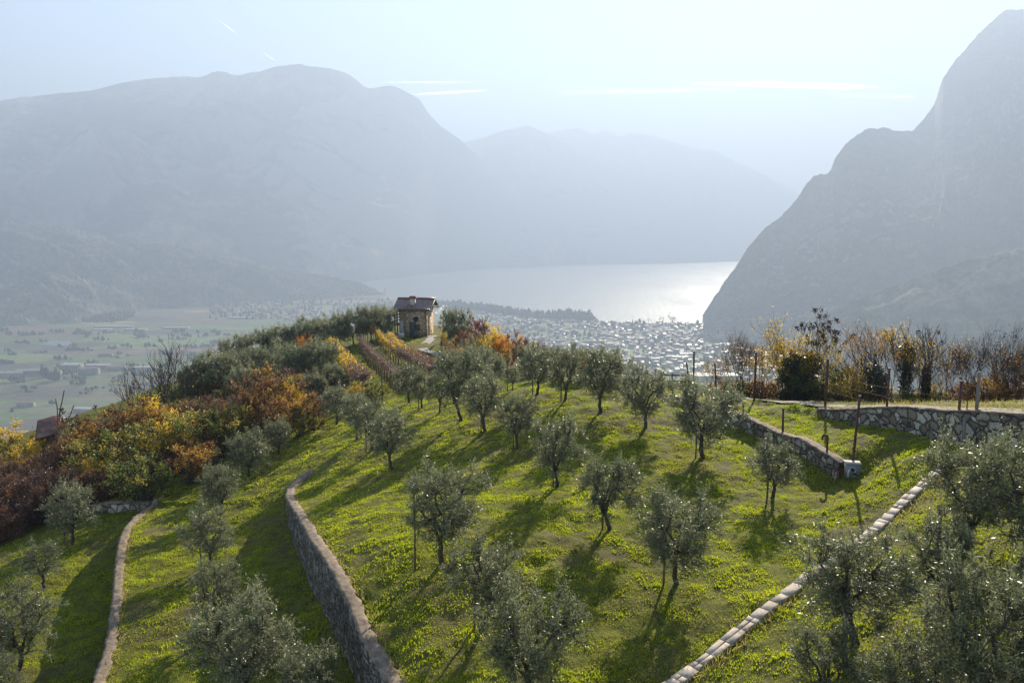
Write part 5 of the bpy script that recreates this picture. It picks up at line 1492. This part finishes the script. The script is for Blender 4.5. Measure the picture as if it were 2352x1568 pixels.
# valve box with its pipes
p = hit(1957, 1086)
M_metal = plain("galvanised_box", (0.245, 0.258, 0.258), 0.5, 0.3, var=0.15, scale=5)
root = empty("valve_box", tuple(p), R(-12), 0.8)
b = MB(); w, dpt, hh = 0.34, 0.26, 0.52
for c, s in (((0, 0.26, hh / 2 - 0.1), (0.68, 0.03, hh + 0.2)), ((-0.33, 0.0, hh / 2 - 0.1), (0.03, 0.488, hh + 0.2)), ((0.33, 0.0, hh / 2 - 0.1), (0.03, 0.488, hh + 0.2)), ((0, -0.26, hh / 2 - 0.1), (0.68, 0.03, hh + 0.2))):
    b.box(c, s)
b.build("box_body", M_metal, root)
b = MB(); b.box((0, 0, hh + 0.035), (0.76, 0.62, 0.05)); b.build("box_lid", M_lime, root)
b = MB(); b.tube([(-0.25, -0.38, -0.1), (-0.25, -0.38, 0.18), (-0.18, -0.36, 0.28), (-0.02, -0.33, 0.28), (0.05, -0.33, 0.20), (0.05, -0.33, -0.1)], 0.05, 8); b.build("valve_pipe", M_white, root)
b = MB(); b.tube([(-0.06, -0.36, 0.28), (-0.06, -0.44, 0.28)], 0.09, 8); b.tube([(0.05, -0.33, 0.02), (0.05, -0.33, 0.12)], 0.075, 8); b.build("valve_wheel", M_dark, root)
tag(root, "grey metal valve box with white pipes at the end of the low stone wall", "valve box")
p = hit(1926, 1082); b = MB(); b.tube([(0, 0, 0), (0, 0, 0.3)], 0.20, 8); b.tube([(0, 0, 0.3), (0, 0, 0.35)], 0.23, 8)
tag(b.build("bucket", plain("red_plastic", (0.16, 0.05, 0.05), 0.6), None, False, p + np.array((0, 0, 0.0))), "dull red round tub at the wall end beside the valve box", "tub")
p = hit(1898, 1062); h = height_to(p, 998); b = MB()
an = np.linspace(0, math.pi, 7)
b.tube([(0, 0, -0.3), (0, 0, h - 0.14)] + [(-0.11 + 0.11 * math.cos(a), 0, h - 0.12 + 0.12 * math.sin(a)) for a in an] + [(-0.22, 0, h - 0.22)], 0.045, 8)
tag(b.build("vent_pipe", M_rustp, None, False, p), "rusty pipe with a hooked top on the low stone wall", "pipe")
# ------------------------------------------------------------------ the far valley: towns, farms, woods
def roofmat(name, col, rough):
    m = plain(name, col, rough, var=0.3, scale=0.08)
    m.node_tree.nodes["Principled BSDF"].inputs["Specular IOR Level"].default_value = 0.4
    return m
M_rt = roofmat("town_roof_red", (0.210, 0.112, 0.077), 0.5)
M_rg = roofmat("town_roof_grey", (0.20, 0.19, 0.18), 0.58)
M_rw = roofmat("town_roof_white", (0.33, 0.32, 0.305), 0.6)
M_wall = plain("town_wall", (0.30, 0.265, 0.22), 0.9, var=0.2, scale=0.06)
M_wall2 = plain("town_wall_pale", (0.27, 0.25, 0.225), 0.9, var=0.15, scale=0.06)
M_far = leafmat("far_tree", [(0.0, (0.021, 0.032, 0.013)), (0.6, (0.045, 0.061, 0.022)), (0.9, (0.090, 0.083, 0.034)), (1.0, (0.157, 0.101, 0.045))], 0.15, 0.8, 0.1)
def house_geo(w, d, h, rise, flat=False):
    """verts, faces, material slots of a gabled or flat house, base at z=0"""
    x, y = w / 2, d / 2
    o = 0.6
    V = [(-x, -y, -6), (x, -y, -6), (x, y, -6), (-x, y, -6), (-x, -y, h), (x, -y, h), (x, y, h), (-x, y, h)]
    Fs = [(0, 1, 5, 4), (1, 2, 6, 5), (2, 3, 7, 6), (3, 0, 4, 7)]
    Ms = [0, 0, 0, 0]
    if flat:
        V += [(-x - o, -y - o, h + 0.1), (x + o, -y - o, h + 0.1), (x + o, y + o, h + 0.5), (-x - o, y + o, h + 0.5), (-x - o, -y - o, h - 0.5), (x + o, -y - o, h - 0.5), (x + o, y + o, h - 0.1), (-x - o, y + o, h - 0.1)]
        Fs += [(8, 9, 10, 11), (12, 13, 9, 8), (13, 14, 10, 9), (14, 15, 11, 10), (15, 12, 8, 11)]
        Ms += [1, 0, 0, 0, 0]
    else:
        V += [(-x - o, -y - o, h - 0.3), (x + o, -y - o, h - 0.3), (x + o, 0, h + rise), (-x - o, 0, h + rise), (x + o, y + o, h - 0.3), (-x - o, y + o, h - 0.3), (-x, 0, h + rise - 0.3), (x, 0, h + rise - 0.3)]
        Fs += [(8, 9, 10, 11), (11, 10, 12, 13), (5, 6, 15, 15), (7, 4, 14, 14)]
        Ms += [1, 1, 0, 0]
    return np.array(V, float), np.array(Fs), Ms
HM = []
for w, d, h, r_, fl, ma, mb_ in [(11, 9, 8, 2.6, 0, M_wall, M_rt), (14, 10, 9, 2.8, 0, M_wall2, M_rt), (12, 10, 11, 2.4, 0, M_wall, M_rg), (18, 11, 10, 0, 1, M_wall2, M_rg), (22, 12, 12, 3, 0, M_wall2, M_rt), (26, 16, 7, 0, 1, M_wall, M_rw), (16, 12, 14, 0, 1, M_wall2, M_rw)]:
    v, f, ms = house_geo(w, d, h, r_, fl)
    HM.append(mesh_np("house", v, f, [ma, mb_], False, None, ms))
rnd = np.random.RandomState(21)
spots = []
def town(n, x0, x1, ytop, ybot, bias=1.0):
    c = 0
    while c < n:
        px = x0 + rnd.rand() * (x1 - x0)
        yt = np.interp(px, *np.array(ytop).T); yb = np.interp(px, *np.array(ybot).T)
        py = yt + (yb - yt) * rnd.rand() ** bias
        p = on_level(px, py, LAND)
        if fbm(p[0] / 160.0, p[1] / 160.0, 2) < -0.45: continue
        if any((p[0] - q[0]) ** 2 + (p[1] - q[1]) ** 2 < 14 ** 2 for q in spots): continue
        spots.append((p[0], p[1], px, py)); c += 1
town(1050, 1130, 1950, [(1130, 725), (1370, 739), (1500, 743), (1650, 747), (1720, 738), (1950, 738)], [(1130, 790), (1300, 830), (1500, 860), (1950, 885)], 1.25)
town(170, 480, 900, [(480, 688), (900, 686)], [(480, 722), (700, 742), (900, 720)])
town(70, 1040, 1140, [(1040, 712), (1140, 722)], [(1040, 730), (1140, 770)])
ORI = (-0.35, 0.1, 0.5, 1.2)
order = sorted(range(len(spots)), key=lambda i: -spots[i][3] + 40 * rnd.rand())
V, Fc, Ms, nv = [], [], [], 0
for rank, i in enumerate(order):
    x, y, px, py = spots[i]
    k = rnd.choice(7, p=[0.26, 0.2, 0.14, 0.12, 0.08, 0.1, 0.1]); rz = ORI[rnd.randint(4)] + 0.15 * rnd.randn(); s = 0.65 + 0.45 * rnd.rand()
    if px < 930: s *= 1.15
    if rank < 270:
        o = link("house", HM[k], None, (x, y, LAND), rz); o.scale = (s, s, s)
        tag(o, "small pale house in the hazy town between the hill and the lake" if px > 930 else "small pale house in the hazy village beyond the left fields", "house", "houses of the lakeside town" if px > 930 else "houses of the far village")
    else:
        me = HM[k]
        co = np.empty(len(me.vertices) * 3); me.vertices.foreach_get("co", co); co = co.reshape(-1, 3) * s
        c, sn = math.cos(rz), math.sin(rz)
        V.append(np.stack([co[:, 0] * c - co[:, 1] * sn + x, co[:, 0] * sn + co[:, 1] * c + y, co[:, 2] + LAND], 1))
        pairs = {M_rt.name: 1, M_rg.name: 2, M_rw.name: 3}
        Fc.append(np.array([[v_ + nv for v_ in (list(p.vertices) + [p.vertices[-1]])[:4]] for p in me.polygons])); Ms += [0 if p.material_index == 0 else pairs[me.materials[1].name] for p in me.polygons]
        nv += len(co)
tag(link("town_houses", mesh_np("town_houses", np.concatenate(V), np.concatenate(Fc), [M_wall2, M_rt, M_rg, M_rw], False, None, Ms)), "hazy mass of pale roofs of the lakeside town", "town", kind="stuff")

def building(px, py, w, d, h, rz, kind, label, cat="building", mats=(M_wall2, M_rw), rise=3.0):
    p = on_level(px, py, LAND)
    v, f, ms = house_geo(w, d, h, rise, kind == "flat")
    root = empty("farm_building" if cat != "greenhouse" else "greenhouse", tuple(p), rz)
    ms = np.array(ms)
    for nm, sl, mt in (("wall", 0, mats[0]), ("roof", 1, mats[1])):
        u_, inv_ = np.unique(f[ms == sl], return_inverse=True)
        link(nm, mesh_np(nm, v[u_], inv_.reshape(-1, 4), mt), root)
    # rows of windows on the near wall
    if cat == "building":
        b = MB()
        for i in range(int(w // 5)):
            for j in range(max(1, int(h // 4))):
                b = MB(); b.box((-w / 2 + 3 + i * 5, -d / 2 - 0.05, 2 + j * 3.6), (1.6, 0.2, 1.9)); b.build("window", M_dark, root)
    return tag(root, label, cat)
building(262, 752, 130, 34, 6, 0.05, "flat", "largest white greenhouse in the left fields", "greenhouse", (M_rw, M_rw))
building(236, 759, 60, 22, 6, 0.05, "flat", "low white greenhouse in front of the largest one's left end", "greenhouse", (M_rw, M_rw))
building(312, 759, 70, 24, 6, 0.02, "flat", "white greenhouse right of the largest one", "greenhouse", (M_rw, M_rw))
building(404, 755, 90, 26, 6, -0.03, "flat", "white greenhouse far right in the left fields, before the village", "greenhouse", (M_rw, M_rw))
building(556, 732, 120, 30, 7, -0.02, "flat", "long white roof among the far village houses", "greenhouse", (M_rw, M_rw))
building(20, 862, 60, 22, 8, 0.08, "flat", "long pale shed at the left border of the valley", "building", (M_wall, M_rg))
building(75, 858, 70, 24, 9, 0.08, "gable", "long farm shed with a ribbed grey roof", "building", (M_wall2, M_rg))
building(165, 852, 46, 30, 18, 0.0, "flat", "tall farm building with a flat orange-white roof", "building", (M_wall, M_rw))
building(205, 860, 44, 18, 15, 0.1, "gable", "pale three-storey house beside the tall farm building", "building", (M_wall2, M_rt), 4)
building(225, 848, 56, 20, 12, -0.06, "flat", "building with a long white roof behind the pale three-storey house", "building", (M_wall, M_rw))
building(268, 852, 40, 16, 11, 0.1, "gable", "red-roofed house at the right of the farm group", "building", (M_wall, M_rt), 4)
building(332, 850, 60, 18, 9, 0.05, "flat", "white-roofed building showing through the bare bush", "building", (M_wall2, M_rw))
building(120, 862, 40, 16, 10, 0.2, "gable", "red-roofed house left of the tall farm building", "building", (M_wall, M_rt), 4)
building(243, 820, 34, 14, 9, 0.1, "gable", "lone farmhouse in the middle of the left fields", "building", (M_wall2, M_rt), 4)
building(192, 945, 34, 14, 7, -0.1, "flat", "low white-roofed shed nearest the hut", "building", (M_wall2, M_rw))
building(60, 932, 30, 13, 7, 0.1, "gable", "dark farmhouse among trees low in the left fields", "building", (M_wall, M_rt), 3)
building(1640, 868, 110, 40, 9, 0.06, "flat", "huge flat white factory roof behind the leaning short post", "building", (M_wall2, M_rw))
building(1362, 795, 46, 12, 6, 0.0, "flat", "long bright white roof in the town, above the guardrail", "building", (M_wall2, M_rw))
building(1745, 805, 42, 20, 16, 0.25, "gable", "large pale town building with a pitched roof behind the wild trees", "building", (M_wall2, M_rg), 5)
building(1870, 745, 60, 22, 20, 0.2, "gable", "big pale building at the foot of the cliff", "building", (M_wall2, M_rt), 5)
building(1770, 850, 70, 30, 8, 0.1, "flat", "white factory roof behind the spreading yellow-leaved tree", "building", (M_wall2, M_rw))

p = on_level(1618, 744, LAND); z = p @ FWD; k = z / F
root = empty("bell_tower", tuple(p), 0.2)
b = MB(); b.box((0, 0, 9 * k - 3), (7 * k, 7 * k, 18 * k + 6)); b.build("tower_shaft", M_wall, root)
b = MB(); b.box((0, 0, 18.9 * k), (8.6 * k, 8.6 * k, 1.8 * k)); b.box((0, 0, 21.5 * k), (6 * k, 6 * k, 3.4 * k)); b.build("belfry", M_wall, root)
b = MB(); b.tube([(0, 0, 23.2 * k), (0, 0, 25.8 * k)], (4 * k, 0.3 * k), 4, True); b.build("tower_roof", M_rt, root)
tag(root, "square bell tower rising above the town at the lake shore", "tower")

# sailing boat
p = on_level(884, 668, LAKE); k = (p @ FWD) / F
root = empty("sailing_boat", tuple(p), 0.3)
b = MB(); b.add([(-4 * k, 0, 0.9 * k), (4.6 * k, 0, 1.1 * k), (-3 * k, -1 * k, 0.9 * k), (-3 * k, 1 * k, 0.9 * k), (0, -1.2 * k, 0.8 * k), (0, 1.2 * k, 0.8 * k), (-2.5 * k, 0, -0.3 * k), (2.5 * k, 0, -0.3 * k)], [(2, 4, 7, 6), (4, 1, 7, 7), (5, 3, 6, 7), (1, 5, 7, 7), (3, 2, 6, 6), (2, 3, 5, 4), (4, 5, 1, 1)])
b.build("hull", M_white, root)
b = MB(); b.tube([(0, 0, 0.5 * k), (0, 0, 9.5 * k)], 0.12 * k, 6); b.build("mast", M_gutter, root)
b = MB()
for s in (0.06, -0.06): b.add([(-0.2 * k, s * k, 1.6 * k), (-3.2 * k, s * k + 0.4 * k, 1.7 * k), (-1.6 * k, s * k + 0.35 * k, 5.4 * k), (-0.2 * k, s * k, 9.2 * k)], [(0, 1, 2, 3) if s > 0 else (3, 2, 1, 0)])
b.build("sail", M_white, root)
tag(root, "white sailing boat on the lake beyond the hill's wooded tip", "sailboat")

# trees of the valley, each a pointed or round crown of a few ragged faces
def tree_geo(p, h, r_, rnd, pointed):
    n = 7
    zs = (0.05, 0.35, 0.7, 1.0) if pointed else (0.08, 0.45, 0.8, 1.0)
    rs = (0.55, 1.0, 0.55, 0.03) if pointed else (0.6, 1.0, 0.75, 0.1)
    V = []
    for z_, q in zip(zs, rs):
        a = np.arange(n) * 2 * np.pi / n + rnd.rand()
        rr = r_ * q * (0.7 + 0.6 * rnd.rand(n))
        V.append(np.stack([p[0] + rr * np.cos(a), p[1] + rr * np.sin(a), p[2] + h * (z_ + 0.06 * rnd.randn(n))], 1))
    f = [(i * n + j, i * n + (j + 1) % n, (i + 1) * n + (j + 1) % n, (i + 1) * n + j) for i in range(3) for j in range(n)]
    return np.concatenate(V), np.array(f)
def wood(name, pts, label, cat="wood", seed=1):
    rnd = np.random.RandomState(seed); V, Fq, C, nv = [], [], [], 0
    for p, h, r_, pt, tt in pts:
        v, f = tree_geo(p, h, r_, rnd, pt)
        V.append(v); Fq.append(f + nv); nv += len(v); C.append(np.full((len(v), 3), np.clip(tt + 0.12 * rnd.randn(), 0, 1)))
    tag(link(name, mesh_np(name, np.concatenate(V), np.concatenate(Fq), M_far, False, np.concatenate(C))), label, cat, kind="stuff")
rnd = np.random.RandomState(31)
L_ = []
for i in range(520):                 # wooded shore beyond the town
    px = 1000 + 370 * rnd.rand()
    yb = np.interp(px, [1000, 1100, 1250, 1370], [704, 716, 733, 740]); top = np.interp(px, [1000, 1060, 1150, 1250, 1330, 1352, 1370], [13, 17, 16, 16, 22, 20, 5])
    py = yb - rnd.rand() * 7 + 2
    p = on_level(px, py, LAND); k = (p @ FWD) / F
    pt = rnd.rand() < 0.45
    L_.append((p, k * top * (0.6 + 0.6 * rnd.rand()), k * (2.0 if pt else 4.5) * (0.7 + 0.6 * rnd.rand()), pt, 0.25 + 0.35 * rnd.rand()))
wood("woods", L_, "dark wood along the lake shore in front of the open water", seed=2)
L_ = []
for i in range(900):                 # dark wood at the foot of the left hill
    px = rnd.rand() * 330 - 20
    yb = np.interp(px, [-20, 60, 150, 260, 330], [742, 744, 738, 742, 722]); up = np.interp(px, [-20, 40, 110, 150, 200, 280, 330], [60, 45, 25, 14, 26, 18, 6])
    p = on_level(px, yb - 1, LAND)
    f = rnd.rand()
    k = (p @ FWD) / F
    q = P(px, yb - up * f, (p @ FWD) * (1 + 0.10 * f))
    L_.append((q - np.array((0, 0, 4)), k * (7 + 7 * rnd.rand()), k * 3.2 * (0.7 + 0.6 * rnd.rand()), rnd.rand() < 0.4, 0.3 + 0.3 * rnd.rand()))
wood("woods", L_, "dark wood at the foot of the left hill above the fields", seed=3)
L_ = []
for i in range(260):                 # conifers along the hill's falling crest
    px = 640 + 250 * rnd.rand() ** 0.8
    yb = np.interp(px, [640, 700, 780, 830, 865, 890], [622, 632, 646, 658, 674, 686])
    zc = np.interp(px, [620, 700, 780, 890], [4900, 5000, 5100, 5250]) * 0.8625
    q = P(px, yb + 3 + 5 * rnd.rand(), zc); k = zc / F
    L_.append((q - np.array((0, 0, 6)), k * (7 + 6 * rnd.rand()), k * 1.9, True, 0.2 + 0.2 * rnd.rand()))
wood("woods", L_, "row of conifers along the falling crest of the left hill", seed=4)
L_ = []
for i in range(640):                 # hedges and copses between the fields, trees among the houses
    if i < 120:
        c = (rnd.rand() * 520 - 20, 760 + 190 * rnd.rand() ** 1.3); n = rnd.randint(2, 9); sl = rnd.randn() * 0.12
        for j in range(n):
            px = c[0] + j * 5 * (0.6 + 0.8 * rnd.rand()); py = c[1] + sl * j * 4
            p = on_level(px, py, LAND); k = (p @ FWD) / F
            L_.append((p, k * (5 + 6 * rnd.rand()), k * 3.4 * (0.6 + 0.8 * rnd.rand()), rnd.rand() < 0.25, 0.35 + 0.4 * rnd.rand()))
    else:
        px = 1100 + 820 * rnd.rand(); py = 742 + 130 * rnd.rand()
        p = on_level(px, py, LAND); k = (p @ FWD) / F
        pt = rnd.rand() < 0.4
        L_.append((p, k * (8 + 7 * rnd.rand()), k * (1.7 if pt else 4) * (0.7 + 0.6 * rnd.rand()), pt, 0.3 + 0.35 * rnd.rand()))
for i in range(160):
    px = 480 + 420 * rnd.rand(); py = 690 + 45 * rnd.rand()
    p = on_level(px, py, LAND); k = (p @ FWD) / F
    L_.append((p, k * (6 + 6 * rnd.rand()), k * 2.5, rnd.rand() < 0.5, 0.3 + 0.35 * rnd.rand()))
wood("woods", L_, "scattered trees and hedges between the valley fields and houses", seed=5)
# dark conifer groups standing out in the fields and the bare plane trees at the shore
for px, py, n, hpx, lab in [(98, 862, 9, 26, "dark conifer group behind the ribbed shed"), (120, 872, 8, 30, "dark conifer group right of the ribbed shed"), (342, 795, 5, 11, "square clump of conifers in the middle fields"), (138, 826, 2, 14, "pair of round trees standing alone in the fields"), (290, 858, 4, 14, "trees beside the red-roofed farm house")]:
    root = empty("tree_group", tuple(on_level(px, py, LAND))); r2 = np.random.RandomState(int(px))
    V, Fq, C, nv = [], [], [], 0
    for j in range(n):
        p = on_level(px + 24 * (r2.rand() - 0.3) if n > 2 else px + 13 * j, py + 3 * r2.rand(), LAND); k = (p @ FWD) / F
        o_ = empty("conifer" if n > 2 else "field_tree", tuple(p))
        v, f = tree_geo(np.zeros(3), k * hpx * (0.7 + 0.4 * r2.rand()), k * (5 if n > 2 else 4.5), r2, n > 2)
        link("crown", mesh_np("crown", v, f, M_far, False, np.full((len(v), 3), 0.25 + 0.1 * r2.rand())), o_)
        b = MB(); b.tube([(0, 0, -2), (0, 0, k * hpx * 0.3)], k * 0.6, 6); b.build("trunk", M_bark, o_)
        tag(o_, "tree of the " + lab, "tree", lab)
    bpy.data.objects.remove(root)
for px, hpx, wpx, lab in [(1520, 20, 12, "Smaller bare plane tree at the town's lake front"), (1492, 17, 10, "Bare plane tree left of the others at the lake front"), (1545, 27, 24, "Largest bare plane tree against the shining lake")]:
    p = on_level(px, 744, LAND); k = (p @ FWD) / F
    bmx = bare_meshes(int(px), 5.0, 0.9, 3, M_twig, 900, 4, leafm=M_rust, base=0.3, r0=0.09)
    plant("plane_tree", bmx, p, 0.3, (k * wpx / 4.0, k * wpx / 4.0, k * hpx / 5.0), lab, "tree")
# steam puff
p = on_level(1008, 722, LAND); k = (p @ FWD) / F
V, Fq, nv = [], [], 0
r2 = np.random.RandomState(8)
mb = MB()
bmh = bmesh.new()
for j in range(16):
    t_ = j / 15.0
    c = Vector((k * (-7 + 22 * t_ + 2 * r2.randn()), 10 * r2.randn(), k * (4 + 15 * t_ + 2.5 * r2.randn())))
    bmesh.ops.create_icosphere(bmh, subdivisions=2, radius=k * (3.2 - 1.6 * t_) * (0.8 + 0.5 * r2.rand()), matrix=Matrix.Translation(c))
me = bpy.data.meshes.new("smoke"); bmh.to_mesh(me); bmh.free()
o = link("smoke", me, None, tuple(p))
me.materials.append(None)
SMOKE = o
tag(o, "small white puff of steam rising right of the cottage roof", "smoke", kind="stuff")
# ------------------------------------------------------------------ haze and clouds
def volmat(name, col, dens, g):
    m = bpy.data.materials.new(name)
    m.use_nodes = True
    nt = m.node_tree
    nt.nodes.remove(nt.nodes["Principled BSDF"])
    v = N(nt, "ShaderNodeVolumePrincipled")
    v.inputs["Color"].default_value = (*col, 1)
    v.inputs["Density"].default_value = dens
    v.inputs["Anisotropy"].default_value = g
    nt.links.new(v.outputs[0], nt.nodes["Material Output"].inputs["Volume"])
    return m
mb = MB()
mb.box((0, 7250, 0), (26000, 15500, 2))
mb.v[-1][:, 2] = np.where(mb.v[-1][:, 2] > 0, 1560, LAKE - 4)
tag(mb.build("haze", volmat("haze_air", (0.315, 0.378, 0.492), HAZE, 0.27)), "pale blue haze filling the valley and fading the mountains", "haze", kind="stuff")

SMOKE.data.materials[0] = volmat("steam", (1, 1, 1), 0.35, 0.5)

def streak(name, x0, y0, x1, y1, th, dens, label, cat, zc=42000.0, skew=0.0, g=0.7):
    a = P(x0, y0, zc); c = P(x1, y1, zc)
    mid = (a + c) / 2; ax = c - a; L = np.linalg.norm(ax); ax /= L
    r = th * zc / F / 2
    dep = max(r * 1.5, L * 0.02)
    n, k = 40, 14
    upv = np.array((0, 0.0, 1.0)); sd = np.cross(ax, upv); sd /= np.linalg.norm(sd); upv = np.cross(sd, ax)
    V = []
    for i in range(n):
        s = -1 + 2 * i / (n - 1)
        w = max(0.02, (1 - abs(s) ** 2.2)) * (0.85 + 0.3 * float(perlin(np.array(s * 5 + x0), np.array(1.7)))) * (1 + skew * s)
        off = upv * r * 0.25 * float(perlin(np.array(s * 3 + y0), np.array(9.1)))
        for j in range(k):
            an = 2 * math.pi * j / k
            V.append(mid + ax * s * L / 2 + off + w * (r * math.sin(an) * upv + dep * math.cos(an) * sd))
    q = []
    for i in range(n - 1):
        for j in range(k):
            q.append((i * k + j, i * k + (j + 1) % k, (i + 1) * k + (j + 1) % k, (i + 1) * k + j))
    me = mesh_np(name, V, [np.array(q)[:, ::-1], np.array([list(range(k)), list(range((n - 1) * k, n * k))[::-1]])], volmat(name, (1, 1, 1), 0.8 * dens / dep, g))
    tag(link(name, me), label, cat, "thin high clouds over the lake")
streak("cirrus_cloud", 1560, 190, 2040, 201, 17, 0.55, "longest white lens of cirrus right of centre, level above the lake gap", "cloud", skew=0.3)
streak("cirrus_cloud", 925, 219, 1135, 207, 8, 0.7, "short bright cirrus streak just right of the big mountain's crest", "cloud")
streak("cirrus_cloud", 840, 190, 1110, 189, 5, 0.35, "faint cirrus line above the short bright streak by the big mountain", "cloud")
streak("cirrus_cloud", 1900, 218, 2150, 224, 10, 0.12, "faint cirrus wisp below the longest lens, close to the cliff", "cloud")
streak("cirrus_cloud", 1180, 216, 1760, 202, 12, 0.10, "long faint cirrus band left of the longest bright lens", "cloud")
streak("cirrus_cloud", 1880, 385, 1780, 382, 8, 0.16, "faint cirrus bar low in the gap beside the cliff", "cloud")
streak("contrail", 490, 37, 556, 87, 2.2, 0.9, "upper piece of the thin slanting aircraft trail, left sky", "contrail", g=0.5)
streak("contrail", 600, 118, 636, 143, 2.4, 1.3, "lower brighter piece of the slanting aircraft trail above the mountain", "contrail", g=0.5)
